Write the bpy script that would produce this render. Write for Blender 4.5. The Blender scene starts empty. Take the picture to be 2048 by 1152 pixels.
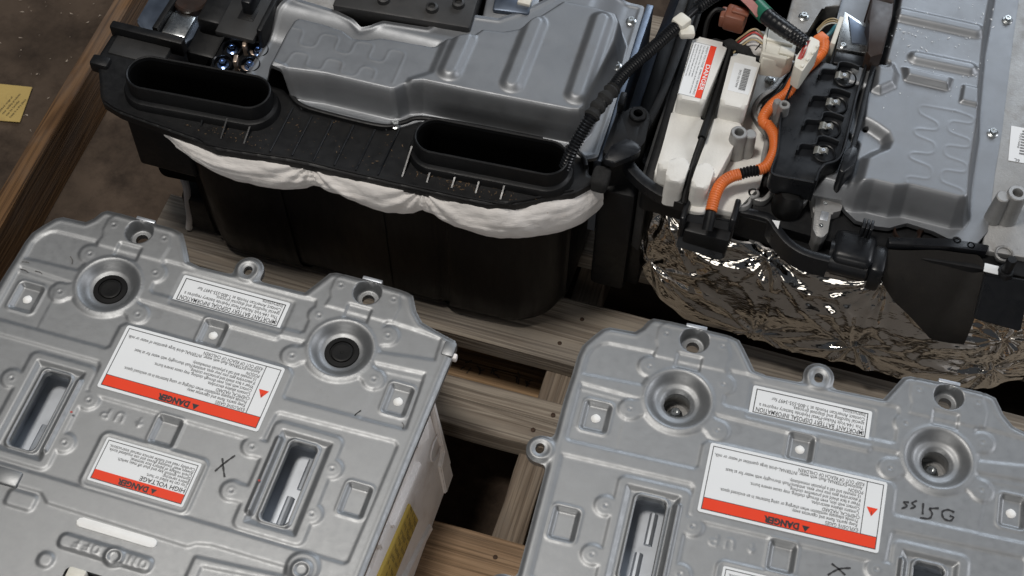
import bpy, bmesh, math, random
import numpy as np
from mathutils import Vector, Matrix, noise as mnoise

random.seed(7)
rng = np.random.default_rng(7)
sc = bpy.context.scene
COL = sc.collection
R = math.radians

# ------------------------------------------------------------------ camera
cam = bpy.data.cameras.new('camera')
cam.sensor_width = 36.0
cam.lens = 53.385
cam.clip_start = .05
cam.clip_end = 60
camo = bpy.data.objects.new('camera', cam)
camo.location = (0.61245, -0.66860, 1.49526)
camo.rotation_euler = (R(32.0003), R(-0.6416), R(16.7654))
COL.objects.link(camo)
sc.camera = camo
cam.dof.use_dof = True
cam.dof.focus_distance = 1.62
cam.dof.aperture_fstop = 11

# ------------------------------------------------------------------ world and lamps (a dim store room)
w = bpy.data.worlds.new('World')
sc.world = w
w.use_nodes = True
w.node_tree.nodes['Background'].inputs[0].default_value = (.78, .86, 1.0, 1)
w.node_tree.nodes['Background'].inputs[1].default_value = .06


def area(name, loc, target, size, power, col, sy=None):
    l = bpy.data.lights.new(name, 'AREA')
    l.energy = power
    l.color = col
    l.size = size
    if sy:
        l.shape = 'RECTANGLE'
        l.size_y = sy
    o = bpy.data.objects.new(name, l)
    o.location = loc
    o.rotation_euler = (Vector(target) - Vector(loc)).to_track_quat('-Z', 'Y').to_euler()
    COL.objects.link(o)
    return o


area('ceiling_lamp', (-0.15, -0.1, 3.2), (.35, .0, 0), .45, 50, (1.0, .95, .89))
area('doorway_light', (1.1, 4.2, 2.6), (.4, .2, .1), 2.6, 74, (.82, .90, 1.0), 1.6)
area('side_light', (3.6, 1.2, 2.2), (.5, .3, .1), 1.6, 42, (.95, .96, 1.0), 1.2)
area('front_light', (0.3, -3.2, 1.7), (.4, 0, .1), 2.2, 24, (1.0, .96, .91), 1.2)

vs = sc.view_settings
vs.view_transform = 'Standard'
vs.look = 'None'
vs.exposure = 0
vs.gamma = 1

# ------------------------------------------------------------------ helpers
MM = .001


def tag(o, label=None, cat=None, group=None, kind=None):
    if label: o['label'] = label
    if cat: o['category'] = cat
    if group: o['group'] = group
    if kind: o['kind'] = kind
    return o


def empty(name, loc=(0, 0, 0), rz=0):
    o = bpy.data.objects.new(name, None)
    o.empty_display_size = .05
    o.location = loc
    o.rotation_euler = (0, 0, rz)
    COL.objects.link(o)
    return o


def link(name, me, mat=None, parent=None, loc=(0, 0, 0)):
    if mat and not me.materials: me.materials.append(mat)
    o = bpy.data.objects.new(name, me)
    COL.objects.link(o)
    o.location = loc
    if parent: o.parent = parent
    return o


def from_bm(name, bm, mat=None, parent=None, smooth=True, angle=35, loc=(0, 0, 0), recalc=True):
    if recalc: bmesh.ops.recalc_face_normals(bm, faces=bm.faces)
    for v in bm.verts: v.co *= MM
    me = bpy.data.meshes.new(name)
    if smooth:
        for f in bm.faces: f.smooth = True
        ca = math.cos(R(angle))
        for e in bm.edges:
            if len(e.link_faces) == 2:
                if e.link_faces[0].normal.dot(e.link_faces[1].normal) < ca: e.smooth = False
            else: e.smooth = False
    bm.to_mesh(me)
    bm.free()
    return link(name, me, mat, parent, loc)


def from_np(name, V, F, mat=None, parent=None, smooth=True, loc=(0, 0, 0)):
    me = bpy.data.meshes.new(name)
    V = np.asarray(V, dtype=np.float32) * MM
    F = np.asarray(F, dtype=np.int32)
    n = F.shape[1]
    me.vertices.add(len(V))
    me.vertices.foreach_set('co', V.ravel())
    me.loops.add(F.size)
    me.loops.foreach_set('vertex_index', F.ravel())
    me.polygons.add(len(F))
    me.polygons.foreach_set('loop_start', np.arange(0, F.size, n, dtype=np.int32))
    if smooth: me.polygons.foreach_set('use_smooth', np.ones(len(F), dtype=bool))
    me.update(calc_edges=True)
    me.validate()
    return link(name, me, mat, parent, loc)


def bm_box(bm, x0, x1, y0, y1, z0, z1, bev=0, seg=2, rz=0):
    r = bmesh.ops.create_cube(bm, size=1)
    vs_ = r['verts']
    cx, cy, cz = (x0 + x1) / 2, (y0 + y1) / 2, (z0 + z1) / 2
    m = Matrix.Rotation(rz, 3, 'Z')
    for v in vs_:
        p = m @ Vector((v.co.x * (x1 - x0), v.co.y * (y1 - y0), 0))
        v.co = Vector((p.x + cx, p.y + cy, v.co.z * (z1 - z0) + cz))
    if bev:
        es = list({e for v in vs_ for e in v.link_edges})
        bmesh.ops.bevel(bm, geom=es, offset=bev, segments=seg, affect='EDGES', profile=.5)


def box(name, x0, x1, y0, y1, z0, z1, mat, parent=None, bev=1.0, seg=2, rz=0):
    bm = bmesh.new()
    bm_box(bm, x0, x1, y0, y1, z0, z1, bev, seg, rz)
    return from_bm(name, bm, mat, parent)


def bm_prism(bm, pts, z0, z1, bev=0, seg=2, taper=0):
    """extruded outline; z0/z1 numbers or per-point lists"""
    n = len(pts)
    Z0 = z0 if isinstance(z0, (list, tuple)) else [z0] * n
    Z1 = z1 if isinstance(z1, (list, tuple)) else [z1] * n
    b = [bm.verts.new((p[0], p[1], Z0[i])) for i, p in enumerate(pts)]
    t = [bm.verts.new((p[0], p[1], Z1[i])) for i, p in enumerate(pts)]
    ft = bm.faces.new(t)
    bm.faces.new(b[::-1])
    for i in range(n):
        j = (i + 1) % n
        bm.faces.new((b[i], b[j], t[j], t[i]))
    if bev:
        bmesh.ops.bevel(bm, geom=list(ft.edges), offset=bev, segments=seg, affect='EDGES', profile=.5)


def prism(name, pts, z0, z1, mat, parent=None, bev=0, seg=2, smooth=True):
    bm = bmesh.new()
    bm_prism(bm, pts, z0, z1, bev, seg)
    return from_bm(name, bm, mat, parent, smooth)


def rounded(pts, r, seg=5):
    """round the corners of a closed outline"""
    out = []
    n = len(pts)
    for i in range(n):
        p0, p1, p2 = [Vector(pts[k % n][:2]) for k in (i - 1, i, i + 1)]
        a, b = p0 - p1, p2 - p1
        la, lb = a.length, b.length
        ang = a.angle(b)
        rr = r[i] if isinstance(r, (list, tuple)) else r
        d = min(rr / max(math.tan(ang / 2), .05), la * .48, lb * .48)
        q0, q2 = p1 + a / la * d, p1 + b / lb * d
        for k in range(seg + 1):
            t = k / seg
            out.append(tuple((1 - t) ** 2 * q0 + 2 * t * (1 - t) * p1 + t * t * q2))
    return out


def rrect_pts(cx, cy, hx, hy, r, seg=5, rz=0):
    p = rounded([(-hx, -hy), (hx, -hy), (hx, hy), (-hx, hy)], r, seg)
    c, s = math.cos(rz), math.sin(rz)
    return [(cx + x * c - y * s, cy + x * s + y * c) for x, y in p]


def catmull(P, n=12, closed=False):
    P = [Vector(p) for p in P]
    Q = [P[0] * 2 - P[1]] + P + [P[-1] * 2 - P[-2]]
    o = []
    for i in range(1, len(Q) - 2):
        for k in range(n):
            t = k / n
            a, b, c, d = Q[i - 1], Q[i], Q[i + 1], Q[i + 2]
            o.append(.5 * ((2 * b) + (c - a) * t + (2 * a - 5 * b + 4 * c - d) * t * t + (3 * b - a - 3 * c + d) * t ** 3))
    o.append(Q[-2])
    return o


def bm_tube(bm, P, rad, seg=14, cap=True):
    """tube along P; rad number or list"""
    P = [Vector(p) for p in P]
    n = len(P)
    rs = rad if isinstance(rad, (list, tuple)) else [rad] * n
    up = Vector((0, 0, 1))
    t = (P[1] - P[0]).normalized()
    nrm = t.orthogonal().normalized()
    rings = []
    for i in range(n):
        t2 = (P[min(i + 1, n - 1)] - P[max(i - 1, 0)]).normalized()
        nrm = (nrm - t2 * nrm.dot(t2)).normalized()
        bn = t2.cross(nrm)
        rings.append([bm.verts.new(P[i] + (nrm * math.cos(a) + bn * math.sin(a)) * rs[i]) for a in
                      [2 * math.pi * k / seg for k in range(seg)]])
    for i in range(n - 1):
        for k in range(seg):
            l = (k + 1) % seg
            bm.faces.new((rings[i][k], rings[i][l], rings[i + 1][l], rings[i + 1][k]))
    if cap:
        bm.faces.new(rings[0][::-1])
        bm.faces.new(rings[-1])


def resample(P, step):
    P = [Vector(p) for p in P]
    out = [P[0]]
    acc = 0
    for i in range(len(P) - 1):
        a, b = P[i], P[i + 1]
        L = (b - a).length
        d = step - acc
        while d < L:
            out.append(a.lerp(b, d / L))
            d += step
        acc = (acc + L) % step if L > 0 else acc
    return out


def corrugated(bm, P, r, pitch=3.2, amp=.9, seg=14):
    Q = resample(catmull(P, 24), pitch / 4)
    rs = [r + amp * (1, .35, -1, .35)[i % 4] for i in range(len(Q))]
    bm_tube(bm, Q, rs, seg)


def bm_lathe(bm, cx, cy, prof, seg=32, cz=0, sx=1, sy=1, half=0):
    """prof: (r,z) list.  half>0 makes a stadium of that half length along x"""
    rings = []
    for r, z in prof:
        ring = []
        for k in range(seg):
            a = 2 * math.pi * (k + .5) / seg
            ox = half if math.cos(a) > 0 else -half
            ring.append(bm.verts.new((cx + r * math.cos(a) * sx + ox, cy + r * math.sin(a) * sy, cz + z)))
        rings.append(ring)
    for i in range(len(rings) - 1):
        for k in range(seg):
            l = (k + 1) % seg
            bm.faces.new((rings[i][k], rings[i][l], rings[i + 1][l], rings[i + 1][k]))
    return rings


def lathe(name, cx, cy, prof, mat, parent=None, seg=32, cz=0, half=0, rz=0, cap0=False, cap1=False, tilt=0, angle=35):
    bm = bmesh.new()
    rg = bm_lathe(bm, 0, 0, prof, seg, 0, half=half)
    if cap0: bm.faces.new(rg[0])
    if cap1: bm.faces.new(rg[-1])
    m = Matrix.Translation((cx, cy, cz)) @ Matrix.Rotation(rz, 4, 'Z') @ Matrix.Rotation(tilt, 4, 'X')
    bmesh.ops.transform(bm, matrix=m, verts=bm.verts)
    return from_bm(name, bm, mat, parent, angle=angle)


def bolt(name, x, y, z, r, mat, parent, h=5, washer=True, cross=False):
    """hex flange bolt, head up"""
    bm = bmesh.new()
    if washer:
        rg = bm_lathe(bm, x, y, [(r * 1.45, z), (r * 1.45, z + .9), (r * 1.1, z + 1.6), (r * .9, z + 1.7)], 20)
        bm.faces.new(rg[-1])
    rg = bm_lathe(bm, x, y, [(r, z + .5), (r, z + h * .8), (r * .86, z + h), (r * .5, z + h), (r * .4, z + h - .9)], 6 if not cross else 18)
    bm.faces.new(rg[-1])
    return from_bm(name, bm, mat, parent, angle=25)


# ------------------------------------------------------------------ signed distances on a grid
def sd_poly(X, Y, pts):
    d = np.full(X.shape, 1e9)
    s = np.ones(X.shape)
    n = len(pts)
    for i in range(n):
        ax, ay = pts[i][:2]
        bx, by = pts[i - 1][:2]
        ex, ey = bx - ax, by - ay
        wx, wy = X - ax, Y - ay
        t = np.clip((wx * ex + wy * ey) / (ex * ex + ey * ey + 1e-9), 0, 1)
        d = np.minimum(d, (wx - ex * t) ** 2 + (wy - ey * t) ** 2)
        c1, c2, c3 = Y >= ay, Y < by, ex * wy > ey * wx
        s = np.where((c1 & c2 & c3) | (~c1 & ~c2 & ~c3), -s, s)
    return s * np.sqrt(d)


def sd_c(X, Y, c, r): return np.hypot(X - c[0], Y - c[1]) - r


def sd_rr(X, Y, cx, cy, hx, hy, r):
    qx, qy = np.abs(X - cx) - hx + r, np.abs(Y - cy) - hy + r
    return np.hypot(np.maximum(qx, 0), np.maximum(qy, 0)) + np.minimum(np.maximum(qx, qy), 0) - r


def sd_line(X, Y, pts):
    d = np.full(X.shape, 1e9)
    for i in range(len(pts) - 1):
        ax, ay = pts[i]
        ex, ey = pts[i + 1][0] - ax, pts[i + 1][1] - ay
        t = np.clip(((X - ax) * ex + (Y - ay) * ey) / (ex * ex + ey * ey + 1e-9), 0, 1)
        d = np.minimum(d, (X - ax - ex * t) ** 2 + (Y - ay - ey * t) ** 2)
    return np.sqrt(d)


def smin(a, b, k):
    h = np.clip(.5 + .5 * (b - a) / k, 0, 1)
    return b * (1 - h) + a * h - k * h * (1 - h)


def sst(a, b, x):
    t = np.clip((x - a) / (b - a), 0, 1)
    return t * t * (3 - 2 * t)


def inside(sd, w): return 1 - sst(-w, 0.0, sd)     # 1 well inside, 0 outside


def blur(H, s):
    k = int(3 * s + 1)
    g = np.exp(-.5 * (np.arange(-k, k + 1) / s) ** 2)
    g /= g.sum()
    P = np.pad(H, k, mode='edge')
    P = np.apply_along_axis(lambda m: np.convolve(m, g, 'valid'), 0, P)
    return np.apply_along_axis(lambda m: np.convolve(m, g, 'valid'), 1, P)


def heightfield(name, x0, x1, y0, y1, res, hfun, sfun, skirt, mat, parent=None, loc=(0, 0, 0)):
    """pressed sheet: hfun(X,Y) heights, sfun(X,Y) signed distance of the blank (holes included)"""
    xs = np.arange(x0, x1 + res, res)
    ys = np.arange(y0, y1 + res, res)
    X, Y = np.meshgrid(xs, ys, indexing='ij')
    S = sfun(X, Y)
    nx, ny = X.shape
    Sc = .25 * (S[:-1, :-1] + S[1:, :-1] + S[:-1, 1:] + S[1:, 1:])
    keep = Sc < 0
    kp = np.pad(keep, 1)
    cnt = kp[:-1, :-1].astype(int) + kp[1:, :-1] + kp[:-1, 1:] + kp[1:, 1:]
    bnd = (cnt > 0) & (cnt < 4)
    gx, gy = np.gradient(S, res)
    gl = np.maximum(np.hypot(gx, gy), .3)
    lim = np.clip(S, -1.2 * res, 1.2 * res)
    lim = np.where(bnd & (np.abs(S) < 2.0 * res), lim, 0)
    H = hfun(X, Y)
    X2 = X - gx / gl * lim
    Y2 = Y - gy / gl * lim
    idx = -np.ones(X.shape, int)
    used = cnt > 0
    idx[used] = np.arange(used.sum())
    V = np.stack([X2[used], Y2[used], H[used]], 1)
    I, J = np.nonzero(keep)
    F = np.stack([idx[I, J], idx[I + 1, J], idx[I + 1, J + 1], idx[I, J + 1]], 1)
    # skirt round every free edge
    E = []
    a = keep
    k2 = np.pad(keep, 1)
    for (di, dj, p, q) in ((-1, 0, (0, 1), (0, 0)), (1, 0, (1, 0), (1, 1)), (0, -1, (0, 0), (1, 0)), (0, 1, (1, 1), (0, 1))):
        nb = k2[1 + di:1 + di + keep.shape[0], 1 + dj:1 + dj + keep.shape[1]]
        i, j = np.nonzero(keep & ~nb)
        E.append(np.stack([idx[i + p[0], j + p[1]], idx[i + q[0], j + q[1]]], 1))
    E = np.concatenate(E)
    if skirt > 0 and len(E):
        base = len(V)
        u = np.unique(E)
        mp = np.zeros(base, int)
        mp[u] = np.arange(len(u))
        top = V[u]
        low = top - [0, 0, skirt]
        V = np.concatenate([V, top, low])
        e = mp[E]
        F2 = np.stack([base + e[:, 0], base + len(u) + e[:, 0], base + len(u) + e[:, 1], base + e[:, 1]], 1)[:, ::-1]
        F = np.concatenate([F, F2])
    return from_np(name, V, F, mat, parent, True, loc)


# ------------------------------------------------------------------ materials
def mat(name, col, rough=.5, metal=0., var=.12, vs_=30, bump=0., bs=250, rvar=.08, spec=.5, dirt=None, dscale=9, damt=.5,
        coat=0., stretch=None, sheen=0., dlo=.52, dhi=.68):
    m = bpy.data.materials.new(name)
    m.use_nodes = True
    nt = m.node_tree
    N, L = nt.nodes, nt.links
    b = N['Principled BSDF']
    b.inputs['Metallic'].default_value = metal
    b.inputs['Specular IOR Level'].default_value = spec
    b.inputs['Coat Weight'].default_value = coat
    b.inputs['Sheen Weight'].default_value = sheen
    tc = N.new('ShaderNodeTexCoord')
    src = tc.outputs['Object']
    if stretch:
        mp = N.new('ShaderNodeMapping')
        mp.inputs['Scale'].default_value = stretch
        L.new(src, mp.inputs[0])
        src = mp.outputs[0]

    def ns(scale, det=4, ro=.6):
        n = N.new('ShaderNodeTexNoise')
        n.inputs['Scale'].default_value = scale
        n.inputs['Detail'].default_value = det
        n.inputs['Roughness'].default_value = ro
        L.new(src, n.inputs['Vector'])
        return n
    n1 = ns(vs_)
    r1 = N.new('ShaderNodeMapRange')
    r1.inputs['To Min'].default_value = 1 - var
    r1.inputs['To Max'].default_value = 1 + var
    r1.inputs['From Min'].default_value = .3
    r1.inputs['From Max'].default_value = .7
    L.new(n1.outputs['Fac'], r1.inputs[0])
    mx = N.new('ShaderNodeMix')
    mx.data_type = 'RGBA'
    mx.blend_type = 'MULTIPLY'
    mx.inputs[0].default_value = 1
    mx.inputs[6].default_value = (*col, 1)
    L.new(r1.outputs[0], mx.inputs[7])
    out = mx.outputs[2]
    if dirt:
        n3 = ns(dscale, 8, .72)
        r3 = N.new('ShaderNodeMapRange')
        r3.inputs['From Min'].default_value = dlo
        r3.inputs['From Max'].default_value = dhi
        r3.inputs['To Max'].default_value = damt
        L.new(n3.outputs['Fac'], r3.inputs[0])
        m3 = N.new('ShaderNodeMix')
        m3.data_type = 'RGBA'
        m3.inputs[7].default_value = (*dirt, 1)
        L.new(out, m3.inputs[6])
        L.new(r3.outputs[0], m3.inputs[0])
        out = m3.outputs[2]
    L.new(out, b.inputs['Base Color'])
    n2 = ns(vs_ * 2.3, 5, .65)
    r2 = N.new('ShaderNodeMapRange')
    r2.inputs['To Min'].default_value = max(rough - rvar, .02)
    r2.inputs['To Max'].default_value = min(rough + rvar, 1)
    r2.inputs['From Min'].default_value = .3
    r2.inputs['From Max'].default_value = .7
    L.new(n2.outputs['Fac'], r2.inputs[0])
    L.new(r2.outputs[0], b.inputs['Roughness'])
    if bump:
        n4 = ns(bs, 3, .6)
        bp = N.new('ShaderNodeBump')
        bp.inputs['Strength'].default_value = bump
        bp.inputs['Distance'].default_value = .001
        L.new(n4.outputs['Fac'], bp.inputs['Height'])
        L.new(bp.outputs[0], b.inputs['Normal'])
    return m


def wood(name, axis, light, dark, grey=.4, rough=.8):
    m = bpy.data.materials.new(name)
    m.use_nodes = True
    nt = m.node_tree
    N, L = nt.nodes, nt.links
    b = N['Principled BSDF']
    b.inputs['Specular IOR Level'].default_value = .25
    tc = N.new('ShaderNodeTexCoord')
    oi = N.new('ShaderNodeObjectInfo')
    add = N.new('ShaderNodeVectorMath')
    add.operation = 'ADD'
    sc_ = N.new('ShaderNodeMath')
    sc_.operation = 'MULTIPLY'
    sc_.inputs[1].default_value = 7.3
    L.new(oi.outputs['Random'], sc_.inputs[0])
    L.new(tc.outputs['Object'], add.inputs[0])
    L.new(sc_.outputs[0], add.inputs[1])

    def ns(sa, sx, det, ro, dist=0.):
        mp = N.new('ShaderNodeMapping')
        mp.inputs['Scale'].default_value = (sa, sx, sx) if axis == 'X' else (sx, sa, sx)
        L.new(add.outputs[0], mp.inputs[0])
        n = N.new('ShaderNodeTexNoise')
        n.inputs['Scale'].default_value = 1
        n.inputs['Detail'].default_value = det
        n.inputs['Roughness'].default_value = ro
        n.inputs['Distortion'].default_value = dist
        L.new(mp.outputs[0], n.inputs['Vector'])
        return n

    def rng_(n, a, c, lo=0, hi=1):
        r = N.new('ShaderNodeMapRange')
        r.inputs['From Min'].default_value = a
        r.inputs['From Max'].default_value = c
        r.inputs['To Min'].default_value = lo
        r.inputs['To Max'].default_value = hi
        L.new(n, r.inputs[0])
        return r.outputs[0]

    def mix(a, c, f, bt='MIX'):
        x = N.new('ShaderNodeMix')
        x.data_type = 'RGBA'
        x.blend_type = bt
        for s, v in ((6, a), (7, c)):
            if isinstance(v, tuple): x.inputs[s].default_value = (*v, 1)
            else: L.new(v, x.inputs[s])
        if isinstance(f, float): x.inputs[0].default_value = f
        else: L.new(f, x.inputs[0])
        return x.outputs[2]
    # growth rings: sine of a slow distorted field
    n0 = ns(1.1, 34, 2, .5, .25)
    sn = N.new('ShaderNodeMath')
    sn.operation = 'MULTIPLY'
    sn.inputs[1].default_value = 85
    L.new(n0.outputs['Fac'], sn.inputs[0])
    s2 = N.new('ShaderNodeMath')
    s2.operation = 'SINE'
    L.new(sn.outputs[0], s2.inputs[0])
    rings = rng_(s2.outputs[0], -.6, 1, 0, .6)
    c = mix(light, dark, rings)
    n2 = ns(4, 320, 4, .6)
    c = mix(c, tuple(.45 * v for v in dark), rng_(n2.outputs['Fac'], .48, .68, 0, .75))
    n3 = ns(5, 14, 6, .7)
    c = mix(c, (.16, .15, .14), rng_(n3.outputs['Fac'], .45, .7, 0, grey))
    n5 = ns(9, 30, 6, .75)
    c = mix(c, (.02, .016, .012), rng_(n5.outputs['Fac'], .64, .76, 0, .8))
    L.new(c, b.inputs['Base Color'])
    b.inputs['Roughness'].default_value = rough
    bp = N.new('ShaderNodeBump')
    bp.inputs['Strength'].default_value = .6
    bp.inputs['Distance'].default_value = .0012
    ad = N.new('ShaderNodeMath')
    ad.operation = 'ADD'
    L.new(n2.outputs['Fac'], ad.inputs[0])
    L.new(rings, ad.inputs[1])
    L.new(ad.outputs[0], bp.inputs['Height'])
    L.new(bp.outputs[0], b.inputs['Normal'])
    return m


M = {}
M['steel'] = mat('galvanised steel', (.300, .308, .314), .49, .85, .035, 60, .10, 1100, .05, dirt=(.16, .155, .15), dscale=22, damt=.35, dlo=.60, dhi=.80)
M['steel2'] = mat('rear lid steel', (.265, .275, .288), .5, .85, .07, 14, .08, 900, .06, dirt=(.20, .18, .16), dscale=9, damt=.4, dlo=.58, dhi=.75)
M['castalu'] = mat('cast aluminium', (.36, .36, .355), .55, .7, .12, 30, .35, 500, .1, dirt=(.16, .13, .10), dscale=14, damt=.5)
M['shiny'] = mat('bright zinc', (.60, .62, .62), .28, 1, .05, 60, 0, 100, .06)
M['bluebolt'] = mat('blue passivated bolt', (.34, .48, .78), .22, 1, .1, 60)
M['steeldark'] = mat('inner steel channel', (.52, .55, .59), .45, .8, .1, 20)
M['black'] = mat('black plastic', (.0065, .0068, .0075), .46, 0, .15, 40, .12, 700, .1, spec=.3, dirt=(.03, .022, .015), dscale=16, damt=.35, dlo=.56, dhi=.75)
M['blacktub'] = mat('black moulded tub', (.005, .0045, .0045), .42, 0, .2, 12, .1, 500, .1, spec=.2, stretch=(3, 3, .6))
M['blacksat'] = mat('satin black plastic', (.009, .010, .012), .33, 0, .15, 40, .06, 600, .08, spec=.4)
M['greyplastic'] = mat('dark grey plastic', (.022, .022, .022), .55, 0, .15, 30, .1, 500, .1, dirt=(.05, .045, .04), dscale=25, damt=.4)
M['flap'] = mat('grey rubber flap', (.035, .032, .029), .6, 0, .1, 25, .15, 500, .1, dirt=(.09, .075, .06), dscale=14, damt=.3)
M['rubber'] = mat('black rubber', (.005, .005, .005), .5, 0, .1, 30, spec=.22)
M['foam'] = mat('white foam', (.76, .75, .71), .75, 0, .04, 30, .35, 420, .05, spec=.3, dirt=(.42, .38, .32), dscale=11, damt=.35, dlo=.55, dhi=.75)
M['foamd'] = mat('dusty white foam', (.88, .84, .81), .8, 0, .06, 20, .5, 330, .05, spec=.25, dirt=(.62, .54, .48), dscale=22, damt=.5, dlo=.5, dhi=.7)
M['foamdot'] = mat('white foam plug', (.9, .9, .88), .7, 0, .03, 60, .4, 600)
M['label'] = mat('white label', (.80, .82, .83), .38, 0, .02, 10, spec=.4)
M['red'] = mat('red label print', (.82, .055, .016), .5, 0, .03, 20, spec=.3)
M['ink'] = mat('black print', (.02, .02, .022), .5, 0, 0, 20)
M['yellow'] = mat('yellow label', (.56, .40, .075), .6, 0, .08, 30)
M['paper'] = mat('yellow paper', (.50, .36, .12), .8, 0, .07, 20, dirt=(.30, .20, .08), dscale=30, damt=.4)
M['cloth'] = mat('white wadding', (.80, .77, .74), .9, 0, .04, 30, .6, 260, .03, spec=.2, sheen=.3, dirt=(.5, .42, .36), dscale=14, damt=.35, stretch=(.5, 1, 2.2))
M['orange'] = mat('orange conduit', (.72, .17, .035), .42, 0, .07, 50, dirt=(.35, .09, .03), dscale=30, damt=.4)
M['brown'] = mat('brown connector', (.23, .085, .05), .4, 0, .06, 50)
M['white'] = mat('ivory connector', (.72, .70, .62), .42, 0, .04, 40, dirt=(.45, .40, .32), dscale=30, damt=.3)
M['pink'] = mat('pink tape', (.72, .36, .33), .5, 0, .05, 40)
M['green'] = mat('green tape', (.015, .14, .085), .35, 0, .05, 40)
M['teal'] = mat('teal wire', (.03, .16, .20), .4)
M['wyellow'] = mat('tan wire', (.48, .38, .22), .4)
M['wred'] = mat('red wire', (.45, .05, .04), .4)
M['tanmetal'] = mat('copper busbar', (.70, .55, .44), .35, .8, .06, 40)
M['strap'] = mat('bluish steel strap', (.15, .18, .23), .42, .9, .06, 20)
M['termstrip'] = mat('brown black terminal strip', (.028, .018, .014), .38, 0, .2, 30, dirt=(.08, .03, .015), dscale=20, damt=.4)
M['fibre'] = mat('white cord', (.62, .60, .58), .85, 0, .08, 60, .6, 400)
M['crumb'] = mat('wood crumbs', (.17, .11, .06), .9, 0, .3, 90)
M['scuff'] = mat('dark scuff', (.11, .105, .10), .6, .3)
M['stencil'] = mat('worn stencil ink', (.10, .075, .055), .9, 0, .3, 60)
M['clip'] = mat('tinned clip', (.62, .61, .56), .42, .8, .1, 60)
M['nail'] = mat('rusty nail', (.06, .035, .022), .7, .4)
M['grit'] = mat('floor grit', (.42, .35, .28), .9, 0, .3, 90)
M['void'] = mat('duct throat painted dark', (.0025, .0025, .0025), .8, 0, 0, 10, spec=.1)  # near-black colour stands in for the shade deep inside the open duct
M['fuzz'] = mat('black foam seal', (.014, .014, .014), .9, 0, .3, 200, .8, 700)
M['boardX'] = wood('weathered board', 'X', (.33, .285, .23), (.16, .125, .095), .5)
M['boardY'] = wood('weathered stringer', 'Y', (.26, .21, .16), (.13, .095, .068), .55)
M['boardP'] = wood('fresh board', 'X', (.32, .215, .13), (.22, .14, .08), .15)
M['boardM'] = wood('printed lower board', 'X', (.37, .24, .13), (.22, .135, .07), .25)
M['beam'] = wood('brown timber', 'Y', (.165, .088, .038), (.058, .028, .012), .35)
M['floor'] = mat('dirty concrete', (.086, .062, .045), .85, 0, .3, 7, .9, 90, .05, spec=.15, dirt=(.028, .02, .015), dscale=11, damt=.85, dlo=.45, dhi=.66)


# concrete that shows grey where it is clean, below the pallet
def foil_mat():
    m = mat('crinkled foil', (.62, .59, .54), .075, 1, .05, 40, 0, 100, .03)
    nt = m.node_tree
    N, L = nt.nodes, nt.links
    b = N['Principled BSDF']
    tc = N.new('ShaderNodeTexCoord')
    mp = N.new('ShaderNodeMapping')
    mp.inputs['Rotation'].default_value = (0, R(12), 0)
    mp.inputs['Scale'].default_value = (.55, 1, 1.5)
    L.new(tc.outputs['Object'], mp.inputs[0])
    v = N.new('ShaderNodeTexVoronoi')
    v.inputs['Scale'].default_value = 260
    L.new(mp.outputs[0], v.inputs['Vector'])
    n = N.new('ShaderNodeTexNoise')
    n.inputs['Scale'].default_value = 26
    n.inputs['Detail'].default_value = 2.5
    n.inputs['Distortion'].default_value = 1.2
    L.new(mp.outputs[0], n.inputs['Vector'])
    a = N.new('ShaderNodeMath')
    a.operation = 'MULTIPLY_ADD'
    a.inputs[1].default_value = .22
    L.new(v.outputs['Distance'], a.inputs[0])
    L.new(n.outputs['Fac'], a.inputs[2])
    bp = N.new('ShaderNodeBump')
    bp.inputs['Strength'].default_value = .33
    bp.inputs['Distance'].default_value = .003
    L.new(a.outputs[0], bp.inputs['Height'])
    L.new(bp.outputs[0], b.inputs['Normal'])
    return m


M['foil'] = foil_mat()

# ------------------------------------------------------------------ lettering
_txt = {}


def text_mesh(body, size, spacing=1.0, bold=0., lines=1.15):
    key = (body, size, spacing, bold, lines)
    if key in _txt: return _txt[key]
    c = bpy.data.curves.new('lettering', 'FONT')
    c.body = body
    c.size = size * MM
    c.space_character = spacing
    c.space_line = lines
    c.resolution_u = 2
    c.offset = bold * MM
    c.fill_mode = 'FRONT'
    o = bpy.data.objects.new('tmp', c)
    COL.objects.link(o)
    dg = bpy.context.evaluated_depsgraph_get()
    me = bpy.data.meshes.new_from_object(o.evaluated_get(dg))
    bpy.data.objects.remove(o)
    bpy.data.curves.remove(c)
    me.name = 'lettering'
    me.materials.clear()
    _txt[key] = me
    return me


def text(body, size, x, y, z, parent, rz=180, mat_='ink', sx=1.0, bold=0., lines=1.15, spacing=1.0, name='lettering', width=None):
    """x,y: where the first baseline begins; rz turns the reading direction"""
    me = text_mesh(body, size, spacing, bold, lines)
    o = bpy.data.objects.new(name, me)
    if not me.materials: me.materials.append(M[mat_])
    COL.objects.link(o)
    o.location = (x * MM, y * MM, z * MM)
    o.rotation_euler = (0, 0, R(rz))
    if width: sx = width * MM / max(v.co.x for v in me.vertices)
    o.scale = (sx, 1, 1)
    o.parent = parent
    return o


def ribbon(name, strokes, width, z, mat_, parent):
    """flat marker strokes"""
    bm = bmesh.new()
    for s in strokes:
        P = catmull([Vector((p[0], p[1], z)) for p in s], 6)
        prev = None
        for i, p in enumerate(P):
            t = (P[min(i + 1, len(P) - 1)] - P[max(i - 1, 0)]).normalized()
            n = Vector((-t.y, t.x, 0)) * width * (.5 + .12 * math.sin(i * 1.3))
            a, b = bm.verts.new(p + n), bm.verts.new(p - n)
            if prev: bm.faces.new((prev[0], prev[1], b, a))
            prev = (a, b)
    for f in bm.faces:
        f.normal_update()
    r = from_bm(name, bm, mat_, parent, smooth=False, recalc=False)
    return r


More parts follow.
